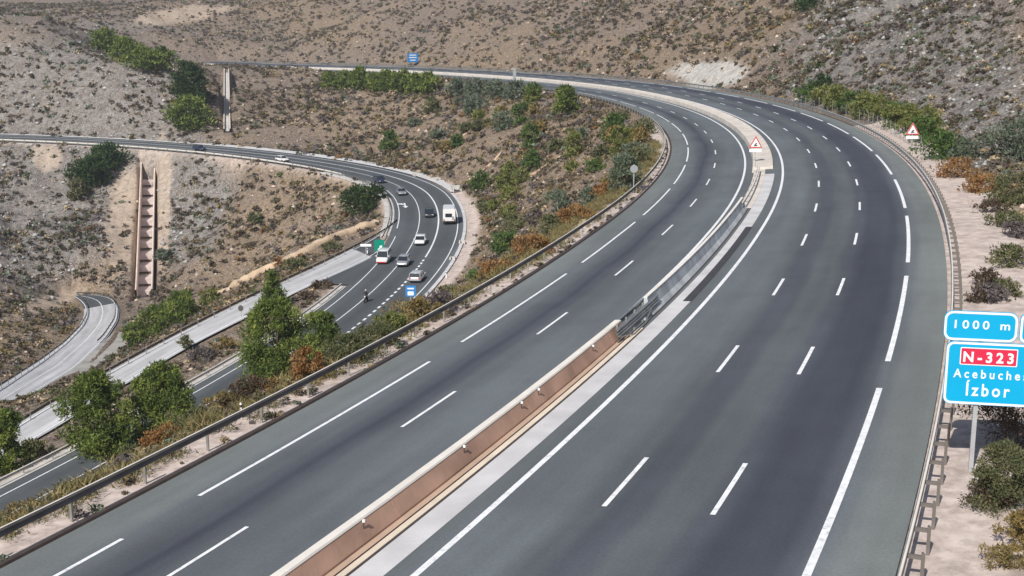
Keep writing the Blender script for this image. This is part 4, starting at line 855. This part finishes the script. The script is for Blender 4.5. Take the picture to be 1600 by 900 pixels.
# ------------------------------------------------------------------ vehicles on the lower road
def paint(name, c, metal=.2): 
    m = mat(name, c, .3, metal, .6, noise=(1.5, .05)); m.node_tree.nodes['Principled BSDF'].inputs['Coat Weight'].default_value = .5; return m
def sec(y, hw, z0, z1, ch=.18):
    h = z1-z0; return [(-hw*.94, y, z0), (hw*.94, y, z0), (hw, y, z0+h*.35), (hw*.985, y, z1-h*ch), (hw*.86, y, z1), (-hw*.86, y, z1), (-hw*.985, y, z1-h*ch), (-hw, y, z0+h*.35)]
def wheels(root, L, W, r, wb):
    b = MB(); n = 16; b.loft([[(x, r*q*cos(2*pi*k/n), r*q*sin(2*pi*k/n)) for k in range(n)] for x, q in ((-.1, .9), (-.08, 1), (.08, 1), (.1, .9))]); wm_ = b.mesh('wheel', M['rubber'])
    b = MB(); b.loft([[(x, r*.62*cos(2*pi*k/n), r*.62*sin(2*pi*k/n)) for k in range(n)] for x in (-.105, .105)]); rm = b.mesh('rim', M['rim'])
    for sx in (-1, 1):
        for sy in (-wb/2, wb/2):
            o = put(bpy.data.objects.new('wheel', wm_), root); o.location = (sx*(W/2-.1), sy, r); put(bpy.data.objects.new('rim', rm), o)
def car(label, X, hd, m, L=4.2, W=1.78, H=1.48, kind='hatch', cat='car', name='car', bumper=None):
    root = empty(name, (X[0], X[1], X[2]), -hd, label, cat)
    f, r = L/2, -L/2; van = kind == 'van'
    hood = .98 if van else .86; belt = 1.12 if van else .92
    b = MB(); b.loft([sec(r, W*.43, .38, belt*.86), sec(r+.12, W*.48, .25, belt*.98), sec(r+.7, W/2, .2, belt), sec(-.3, W/2, .2, belt), sec(f-1.25, W/2, .2, belt*.99), sec(f-.7, W*.49, .22, hood), sec(f-.15, W*.46, .27, hood*.80), sec(f, W*.41, .35, hood*.64)])
    b.build('body', m, root, True)
    yr0, yr1 = (r+.08, r+.28) if kind != 'sedan' else (r+.75, r+1.25); yf1, yf0 = (f-1.7, f-.95) if not van else (f-1.35, f-.75)
    wb_, wt = W*.465, W*.40
    b = MB(); b.loft([[(-wb_, yr0, belt-.02), (wb_, yr0, belt-.02), (wb_, yf0, belt-.04), (-wb_, yf0, belt-.04)], [(-wt, yr1, H-.06), (wt, yr1, H-.06), (wt, yf1, H-.06), (-wt, yf1, H-.06)]]); b.build('glasshouse', M['glass'], root)
    b = MB(); b.loft([[(-wt-.015, yr1-.03, H-.065), (wt+.015, yr1-.03, H-.065), (wt+.015, yf1+.03, H-.065), (-wt-.015, yf1+.03, H-.065)], [(-wt*.86, yr1+.15, H), (wt*.86, yr1+.15, H), (wt*.86, yf1-.2, H-.01), (-wt*.86, yf1-.2, H-.01)]]); b.build('roof', m, root, True)
    for sx in (-1, 1):
        for (y0, y1) in ((yf0, yf1), (yr0, yr1), ((yf1+yr1)/2, (yf1+yr1)/2)):
            b = MB(); b.tube([(sx*(wb_+.005), y0, belt-.03), (sx*(wt+.005), y1, H-.05)], .035, 6); b.build('pillar', m, root)
        b = MB(); b.box((sx*W*.33, f-.10, hood*.66), (.17, .09, .07)); b.build('headlight', M['lamp'], root)
        b = MB(); b.box((sx*W*.38, r+.05, belt*.78), (.10, .07, .12 if not van else .22)); b.build('taillight', M['tail'], root)
        b = MB(); b.box((sx*(W/2+.08), yf0-.25, belt+.06), (.10, .06, .07)); b.build('mirror', m, root)
    b = MB(); b.box((0, f-.03, .36), (W*.38, .05, .09)); b.box((0, r+.06, .36), (W*.42, .05, .09)); b.build('bumper', bumper or M['trim'], root)
    wheels(root, L, W, .32 if not van else .34, L*.6)
    return root
def on_low(px, py):
    X = at_z(px, py, -22.2)
    for _ in range(4): s, o = LOW.find(X); X = at_z(px, py, float(LOW.P(s, o)[2]))
    s, o = LOW.find(X); return LOW.P(s, o, .01), LOW.head(s)
WHT, SIL, GRY, DRK, NAV, LGT = paint('white_paint', (.72, .72, .72), 0), paint('silver_paint', (.48, .49, .51), .5), paint('grey_paint', (.30, .31, .32), .4), paint('black_paint', (.02, .02, .024), .1), paint('navy_paint', (.02, .025, .07), .2), paint('pearl_paint', (.62, .63, .64), .3)
RED = mat('red_bumper', (.45, .05, .04), .5, noise=(3, .05))
X, hd = on_low(600, 409); car('white van with a reddish bumper behind the green sign', X, hd+pi, WHT, 4.7, 1.9, 1.95, 'van', 'van', 'van', RED)
X, hd = on_low(631, 414); car('silver hatchback beside the white van in the next lane', X, hd+pi, SIL, 4.1, 1.78, 1.5)
X, hd = on_low(652, 438); car('pale silver car by the start of the thick dashed line', X, hd, LGT, 4.3, 1.8, 1.48)
X, hd = on_low(657, 381); car('white car alone in the middle lane left of the motorhome', X, hd+pi, WHT, 4.2, 1.78, 1.46)
X, hd = on_low(671, 338); car('black car in the middle lane beside the motorhome', X, hd+pi, DRK, 4.0, 1.75, 1.42)
X, hd = on_low(627, 304); car('grey car in the bend just before the painted arrow', X, hd+pi, GRY, 4.2, 1.78, 1.45)
X, hd = on_low(593, 285); car('dark navy car furthest round the bend', X, hd+pi, NAV, 4.4, 1.8, 1.55)
X, hd = on_low(441, 252); car('white car on the far straight of the lower road', X, hd+pi, WHT, 4.2, 1.78, 1.46)
X, hd = on_low(312, 235); car('dark blue car at the far left of the straight above the chute', X, hd+pi, NAV, 4.2, 1.78, 1.46)
# motorhome
X, hd = on_low(702, 347); mh = empty('motorhome', tuple(X), -hd, 'white boxy motorhome seen from behind in the outer lane', 'motorhome')
b = MB(); b.loft([[(x*q, y, z) for x, z in ((-1.12, .55), (1.12, .55), (1.15, .8), (1.15, 2.75), (1.0, 2.95), (-1.0, 2.95), (-1.15, 2.75), (-1.15, .8))] for y, q in ((-3.2, .96), (-3.1, 1), (2.0, 1), (2.3, .96))]); b.build('body', WHT, mh)
b = MB(); b.loft([sec(2.2, 1.0, .35, 2.1), sec(2.9, 1.0, .35, 1.6), sec(3.5, .95, .4, 1.2), sec(3.7, .85, .45, 1.0)]); b.build('cab', WHT, mh, True)
b = MB(); b.box((-.1, -3.21, 1.75), (.62, .02, .34)); b.build('rear_window', M['glass'], mh)
b = MB(); b.box((.72, -3.215, 1.25), (.2, .02, .3)); b.build('locker_door', M['signback'], mh)
b = MB(); b.box((0, -3.22, .62), (1.08, .08, .1)); b.build('bumper', M['trim'], mh)
for sx in (-1, 1):
    b = MB(); b.box((sx*.95, -3.215, .9), (.1, .02, .16)); b.build('taillight', M['tail'], mh)
    b = MB(); b.box((sx*1.16, .2, 1.9), (.01, .5, .28)); b.build('side_window', M['glass'], mh)
wheels(mh, 7, 2.2, .36, 4.0)
# motorcycle and rider
X, hd = on_low(572, 472); mc = empty('motorcycle', tuple(X), -(hd+pi), 'dark motorcycle riding along the white lane line', 'motorcycle')
b = MB(); n = 18
for y in (-.68, .70):
    b = MB(); b.loft([[(x, .32*q*cos(2*pi*k/n), .32*q*sin(2*pi*k/n)) for k in range(n)] for x, q in ((-.06, .9), (0, 1), (.06, .9))]); o = b.build('wheel', M['rubber'], mc); o.location = (0, y, .32)
    b = MB(); b.loft([[(x, .2*cos(2*pi*k/n), .2*sin(2*pi*k/n)) for k in range(n)] for x in (-.065, .065)]); b.build('rim', M['rim'], o)
b = MB(); b.loft([sec(-.5, .10, .62, .82), sec(-.1, .14, .40, .82), sec(.15, .17, .38, 1.0), sec(.42, .13, .48, 1.02), sec(.55, .08, .7, .95)]); b.build('fairing', DRK, mc, True)
b = MB(); b.loft([sec(-.85, .09, .80, .92), sec(-.4, .14, .74, .86), sec(0, .13, .74, .86)]); b.build('seat', M['trim'], mc, True)
b = MB(); b.tube([(0, .70, .32), (0, .52, .95)], .04); b.tube([(-.36, .36, 1.05), (0, .48, 1.06), (.36, .36, 1.05)], .02); b.build('fork', M['rim'], mc)
b = MB(); b.box((0, .60, .88), (.10, .04, .07)); b.build('headlight', M['lamp'], mc)
b = MB(); b.tube([(.14, .1, .35), (.17, -.4, .36), (.18, -.75, .48)], .045); b.build('exhaust', M['steel'], mc)
def skin_figure(name, joints, bones, m, parent):
    me = bpy.data.meshes.new(name); me.from_pydata([j[:3] for j in joints], bones, []); me.materials.append(m); o = put(bpy.data.objects.new(name, me), parent)
    md = o.modifiers.new('skin', 'SKIN')
    for i, j in enumerate(joints): me.skin_vertices[0].data[i].radius = (j[3], j[3]); me.skin_vertices[0].data[i].use_root = (i == 0)
    md.use_smooth_shade = True; s = o.modifiers.new('sub', 'SUBSURF'); s.levels = 1; s.render_levels = 1; return o
rider = empty('person', tuple(X), -(hd+pi), 'person in dark riding clothes and a pale helmet on the motorcycle', 'person')
J = [(0,-.25,.95,.15),(0,-.15,1.15,.16),(0,-.02,1.38,.18),(0,.04,1.48,.07),(0,.07,1.58,.07)]
Bn = [(0,1),(1,2),(2,3),(3,4)]
for sx in (-1, 1):
    k = len(J); J += [(sx*.18,-.03,1.40,.075),(sx*.30,.08,1.18,.055),(sx*.33,.30,1.07,.04),(sx*.34,.37,1.05,.035)]; Bn += [(2,k),(k,k+1),(k+1,k+2),(k+2,k+3)]
    for q in range(4): J.append((sx*(.30+.025*q), .43, 1.03-.01*q, .012)); Bn.append((k+3, len(J)-1))
    k = len(J); J += [(sx*.12,-.18,.92,.11),(sx*.24,.18,.72,.08),(sx*.20,-.12,.40,.055),(sx*.20,.02,.34,.04)]; Bn += [(0,k),(k,k+1),(k+1,k+2),(k+2,k+3)]
M['leather'] = mat('dark_riding_suit', (.03, .032, .035), .6, noise=(6, .1))
skin_figure('body', J, Bn, M['leather'], rider)
b = MB(); n = 12; b.loft([[(.135*q*cos(2*pi*k/n), .09+.15*q*sin(2*pi*k/n), 1.66+z) for k in range(n)] for z, q in ((-.14,.6),(-.08,.93),(0,1),(.07,.9),(.12,.6),(.14,.25))]); b.build('helmet', WHT, rider, True)
b = MB(); b.loft([[(.10*x, .09+.151*y, 1.67+z) for x, y in ((-1,.72),(-.5,.95),(0,1.03),(.5,.95),(1,.72))] for z in (-.035, .05)], cap=False, closed=False); b.build('visor', M['glass'], rider)

# ------------------------------------------------------------------ signs
def text(body, size, m, parent, loc, name, space=1.0, bold=0.0):
    c = bpy.data.curves.new(name, 'FONT'); c.body = body; c.size = size; c.align_x = 'CENTER'; c.align_y = 'CENTER'; c.extrude = .004; c.space_character = space; c.offset = bold; c.resolution_u = 4
    t = bpy.data.objects.new(name, c); COL.objects.link(t); bpy.context.view_layer.update()
    me = bpy.data.meshes.new_from_object(t.evaluated_get(bpy.context.evaluated_depsgraph_get())); bpy.data.objects.remove(t); me.materials.clear(); me.materials.append(m)
    root = bpy.data.objects.new('lettering', None); put(root, parent); root.location = loc; root.rotation_euler = (pi/2, 0, 0)
    vs = np.array([v.co[:] for v in me.vertices]); par = list(range(len(vs)))
    def fd(i):
        while par[i] != i: par[i] = par[par[i]]; i = par[i]
        return i
    for p in me.polygons:
        for q in p.vertices[1:]: par[fd(q)] = fd(p.vertices[0])
    isl = {}
    for i in range(len(vs)): isl.setdefault(fd(i), []).append(i)
    gl = []
    for ix in sorted(isl.values(), key=lambda q: vs[q, 0].min()):
        a, b = vs[ix, 0].min(), vs[ix, 0].max()
        if gl and (min(b, gl[-1][1])-max(a, gl[-1][0])) > .5*min(b-a, gl[-1][1]-gl[-1][0]): gl[-1][2].extend(ix); gl[-1][0] = min(a, gl[-1][0]); gl[-1][1] = max(b, gl[-1][1])
        else: gl.append([a, b, list(ix)])
    for a, b, ix in gl:
        mp = {v: k for k, v in enumerate(ix)}; fs = [tuple(mp[v] for v in p.vertices) for p in me.polygons if p.vertices[0] in mp]
        m2 = bpy.data.meshes.new('letter'); m2.from_pydata([tuple(vs[i]) for i in ix], [], fs); m2.materials.append(m); put(bpy.data.objects.new('letter', m2), root)
    root['width'] = float(vs[:, 0].max()-vs[:, 0].min()); return root
def rrect(x0, x1, z0, z1, r, n=6):
    p = []
    for cx, cz, a0 in ((x1-r, z1-r, 0), (x0+r, z1-r, 90), (x0+r, z0+r, 180), (x1-r, z0+r, 270)):
        for k in range(n+1): a = radians(a0+90*k/n); p.append((cx+r*cos(a), cz+r*sin(a)))
    return p
def plate(name, pts, y0, y1, m, parent):
    b = MB(); b.loft([[(x, y0, z) for x, z in pts], [(x, y1, z) for x, z in pts]]); return b.build(name, m, parent)
def ring(name, outer, inner, y0, y1, m, parent):
    n = len(outer); b = MB(); v = [(x, y0, z) for x, z in outer]+[(x, y0, z) for x, z in inner]+[(x, y1, z) for x, z in outer]+[(x, y1, z) for x, z in inner]; f = []
    for i in range(n):
        j = (i+1) % n; f += [(i, j, n+j, n+i), (2*n+i, 3*n+i, 3*n+j, 2*n+j), (i, 2*n+i, 2*n+j, j), (n+i, n+j, 3*n+j, 3*n+i)]
    b.add(v, f); return b.build(name, m, parent)
SX = hit(1517, 737); SRZ = -radians(11)
sg = empty('direction_sign', tuple(SX), SRZ, 'large cyan direction sign lettered 1000 m, N-323, Acebuches and Ízbor', 'sign')
def s_at(px, py):      # point of the sign plane seen at a pixel, in the sign's own x and z
    r = ray(px, py); nrm = np.array([-sin(SRZ), cos(SRZ), 0]); o = np.array([0, 0, CAMZ]); t = ((SX-o)@nrm)/(r@nrm); q = o+r*t-SX
    return q[0]*cos(SRZ)+q[1]*sin(SRZ), q[2]
xl, zb = s_at(1474.5, 629.5); _, zm = s_at(1476, 531.5); xl2, zt = s_at(1478, 484.5); xr2, _ = s_at(1591.5, 500); xr = xl+3.6
def panel(x0, x1, z0, z1, r, nm):
    p = plate(nm, rrect(x0, x1, z0, z1, r), -.02, .03, M['signblue'], sg)
    ring('border', rrect(x0+.015, x1-.015, z0+.015, z1-.015, r), rrect(x0+.085, x1-.085, z0+.085, z1-.085, r*.75), -.027, -.021, M['white'], p)
    return p
lowp = panel(xl-.04, xr, zb, zm-.015, .22, 'panel'); up1 = panel(xl2-.03, xr2, zm+.015, zt, .26, 'panel'); up2 = panel(xr2+.06, xr2+1.05, zm+.015, zt, .2, 'panel')
def put_text(body, px0, px1, py, size, m, par, sp, bold=.006, y=-.026):
    x0, z = s_at(px0, py); x1, _ = s_at(px1, py); o = text(body, size, m, par, ((x0+x1)/2, y, z), 'lettering', sp, bold)
    o.scale = ((x1-x0)/o['width'], 1, 1); return o
k = (s_at(1500, 540)[1]-s_at(1500, 560)[1])/20     # metres per pixel on the sign
put_text('1000 m', 1490, 1577, 506.5, 18*k, M['white'], up1, 1.45)
x0, z0 = s_at(1499, 569); x1, z1 = s_at(1591, 546)
rp_ = plate('route_plate', rrect(x0, x1, z0, z1, .03, 2), -.030, -.0225, M['white'], lowp); plate('plate_field', rrect(x0+.03, x1-.03, z0+.03, z1-.03, .02, 2), -.034, -.0305, M['signred'], lowp)
put_text('N-323', 1505, 1584, 557.5, 22*k, M['white'], lowp, 1.45, .014, -.0395)
put_text('Acebuches', 1490, 1606, 583, 19*k, M['white'], lowp, 1.5, .006)
put_text('Ízbor', 1508, 1577, 609, 27*k, M['white'], lowp, 1.35, .010)
for x in (.0, 2.3):
    gz_ = gz(SX[0]+x*cos(SRZ), SX[1]+x*sin(SRZ))-SX[2]; b = MB(); b.box((x, .10, (gz_-.4+zt-.1)/2), (.07, .06, (zt-.1-gz_+.4)/2)); b.build('post', M['pole'], sg)
b = MB(); b.box((1.15, .07, zb+.4), (1.6, .03, .04)); b.box((1.15, .07, zm-.5), (1.6, .03, .04)); b.build('bracket', M['pole'], sg)

def tri(r): return [(r*cos(radians(90+120*k)), r*sin(radians(90+120*k))) for k in range(3)]
def warning(px, py, h, r, label, rz, plate_m, zpost=None):
    X = hit(px, py) if zpost is None else zpost; root = empty('warning_sign', tuple(X), rz, label, 'sign')
    sh = lambda q, c: [(x, z+c) for x, z in q]
    plate('board', sh(tri(r), h), -.02, .0, M['white'], root); ring('red_border', sh(tri(r*.98), h), sh(tri(r*.72), h), -.03, -.022, M['warnred'], root)
    b = MB(); b.tube([(-r*.16, -.028, h-r*.25), (-r*.02, -.028, h), (r*.16, -.028, h+r*.05)], r*.07, 5); b.box((r*.08, -.028, h-r*.2), (r*.14, .006, r*.06)); b.build('symbol', M['black'], root)
    plate('supplementary_plate', rrect(-r*.75, r*.75, h-r*1.0, h-r*.62, .03, 2), -.02, .0, plate_m, root)
    b = MB(); b.tube([(0, .04, -.4), (0, .04, h+r*.4)], .04, 6); b.build('post', M['pole'], root); return root
warning(1424, 236, 2.3, .95, 'red bordered warning triangle with white plate behind the outer guard rail', 0, M['white'])
sM, oM = MAIN.find(at_z(1186, 247, -.5)); warning(0, 0, 2.2, .92, 'red bordered warning triangle standing in the median of the highway', 0, M['white'], MAIN.P(110, -3.0, .1))
def simple_sign(name, label, px, py, boards, h, post_r=.06, rz=0.0, X=None):
    X = hit(px, py) if X is None else X; root = empty(name, tuple(X), rz, label, 'sign')
    for nm, x0, x1, z0, z1, m in boards: plate(nm, rrect(x0, x1, z0, z1, .08, 3), -.03, .03, m, root)
    b = MB(); b.tube([(0, .08, -.4), (0, .08, h)], post_r, 6); b.build('post', M['pole'], root); return root
s_ = simple_sign('direction_sign', 'small distant blue direction sign above the far highway rail', 0, 0, [('panel', -2.4, 2.4, 1.6, 5.4, M['signblue2'])], 5, rz=.4, X=MAIN.P(530, 14.6, .2))
for z, wd in ((4.6, 1.5), (3.6, 1.7), (2.5, 1.2)): plate('text_line', rrect(-wd, wd, z-.18, z+.18, .05, 2), -.045, -.032, M['white'], s_)
s_ = simple_sign('lane_sign', 'small blue lane sign with white symbol beside the merging lane', 642, 476, [('panel', -.7, .7, 1.0, 2.5, M['signblue2'])], 2.4)
plate('symbol', rrect(-.42, .42, 1.15, 1.7, .1, 3), -.045, -.032, M['white'], s_); plate('symbol', rrect(-.45, .45, 2.0, 2.2, .05, 3), -.045, -.032, M['white'], s_)
X, hd = on_low(594, 398); s_ = simple_sign('exit_sign', 'green exit sign at the gore where the slip road leaves', 0, 0, [('panel', -.8, .8, .6, 2.5, M['signgreen'])], 2.3, X=LOW.P(LOW.find(X)[0], -8.0, 0))
plate('arrow', [(-.3, .9), (.1, 1.3), (-.05, 1.45), (.5, 1.6), (.35, 1.05), (.22, 1.18), (-.18, .78)], -.045, -.032, M['white'], s_)
X = at_z(572, 402, -22.3); s_ = simple_sign('gore_post', 'thin white marker post with small white plate left of the green exit sign', 572, 403, [('panel', -.9, .9, 1.75, 2.15, M['white'])], 2.1, .05)
s_ = simple_sign('round_sign', 'back of a grey round sign on the inner verge of the bend', 990, 302, [], 2.9, .05)
s2 = simple_sign('round_sign', 'dark back of a small round sign at the edge of the slip road', 377, 500, [], 1.7, .05); bq = MB(); bq.loft([[(.36*cos(2*pi*k/20), y, 1.45+.42*sin(2*pi*k/20)) for k in range(20)] for y in (-.03, .03)]); bq.build('disc', M['darkpost'], s2)
b = MB(); n = 24; b.loft([[(.40*cos(2*pi*k/n), y, 2.45+.40*sin(2*pi*k/n)) for k in range(n)] for y in (-.03, .03)]); b.build('disc', M['signback'], s_)
s_ = simple_sign('roadside_panel', 'tall narrow grey sign panel seen beside the far median', 804, 137, [('panel', -.5, .5, 1.2, 5.2, M['signback'])], 5.4, .1)
b = MB(); b.box((-.3, 0, 5.5), (.7, .1, .18)); b.build('lamp_head', M['pole'], s_)
for k, (px, py) in enumerate(((377,655),(697,436),(574,398),(455,400),(514,395))):
    lab = ['white delineator post behind the near guard rail','white delineator post at the edge of the merging lane','white delineator post at the tip of the slip road','grey marker post on the bank above the slip road','second grey marker post on the bank, nearer the bend'][k]
    X = hit(px, py); r = empty('delineator', tuple(X), 0, lab, 'marker post'); b = MB(); b.loft([[(x*.07, y*.05, z) for x, y in ((-1,-1),(1,-1),(1,1),(-1,1))] for z in (-.2, .95)]+[[(x*.05, y*.04, 1.08) for x, y in ((-1,-1),(1,-1),(1,1),(-1,1))]]); b.build('post', M['white'] if k < 3 else M['pole'], r); r.scale = (.65,)*3 if k == 0 else (1,)*3
    b = MB(); b.box((0, 0, .85), (.072, .052, .09)); b.build('band', M['black'], r)
# wire fence behind the outer rail
wf = empty('wire_fence', tuple(MAIN.P(130, 15.6)), 0, 'thin wire fence on grey posts in front of the roadside hedge', 'fence')
fp = []
for s in np.arange(112, 215, 3.5):
    P = MAIN.P(s, 15.6); P[2] = gz(P[0], P[1]); fp.append(P); b = MB(); b.tube([P-np.array([0, 0, .3]), P+np.array([0, 0, 1.75])], .035, 5); rel(b.build('post', M['signback']), wf)
for h in (.5, 1.1, 1.65):
    b = MB(); b.tube([p+np.array([0, 0, h]) for p in fp], .012, 4); rel(b.build('wire', M['steel']), wf)

# ------------------------------------------------------------------ thin noon haze over the valley
hz = bpy.data.materials.new('thin_haze'); hz.use_nodes = True; ht = hz.node_tree; ht.nodes.remove(ht.nodes['Principled BSDF'])
pv = ht.nodes.new('ShaderNodeVolumePrincipled'); pv.inputs['Color'].default_value = (.86, .90, .97, 1); pv.inputs['Density'].default_value = .00018; pv.inputs['Anisotropy'].default_value = .2
ht.links.new(pv.outputs[0], ht.nodes['Material Output'].inputs['Volume'])
zlo, zhi = float(V[:, 2].min())-1.5, float(V[:, 2].max())+15
b = MB(); b.box((0, 500, (zlo+zhi)/2), (1300, 1000, (zhi-zlo)/2)); tag(b.build('haze', hz), 'thin bluish haze in the valley air', kind='stuff')
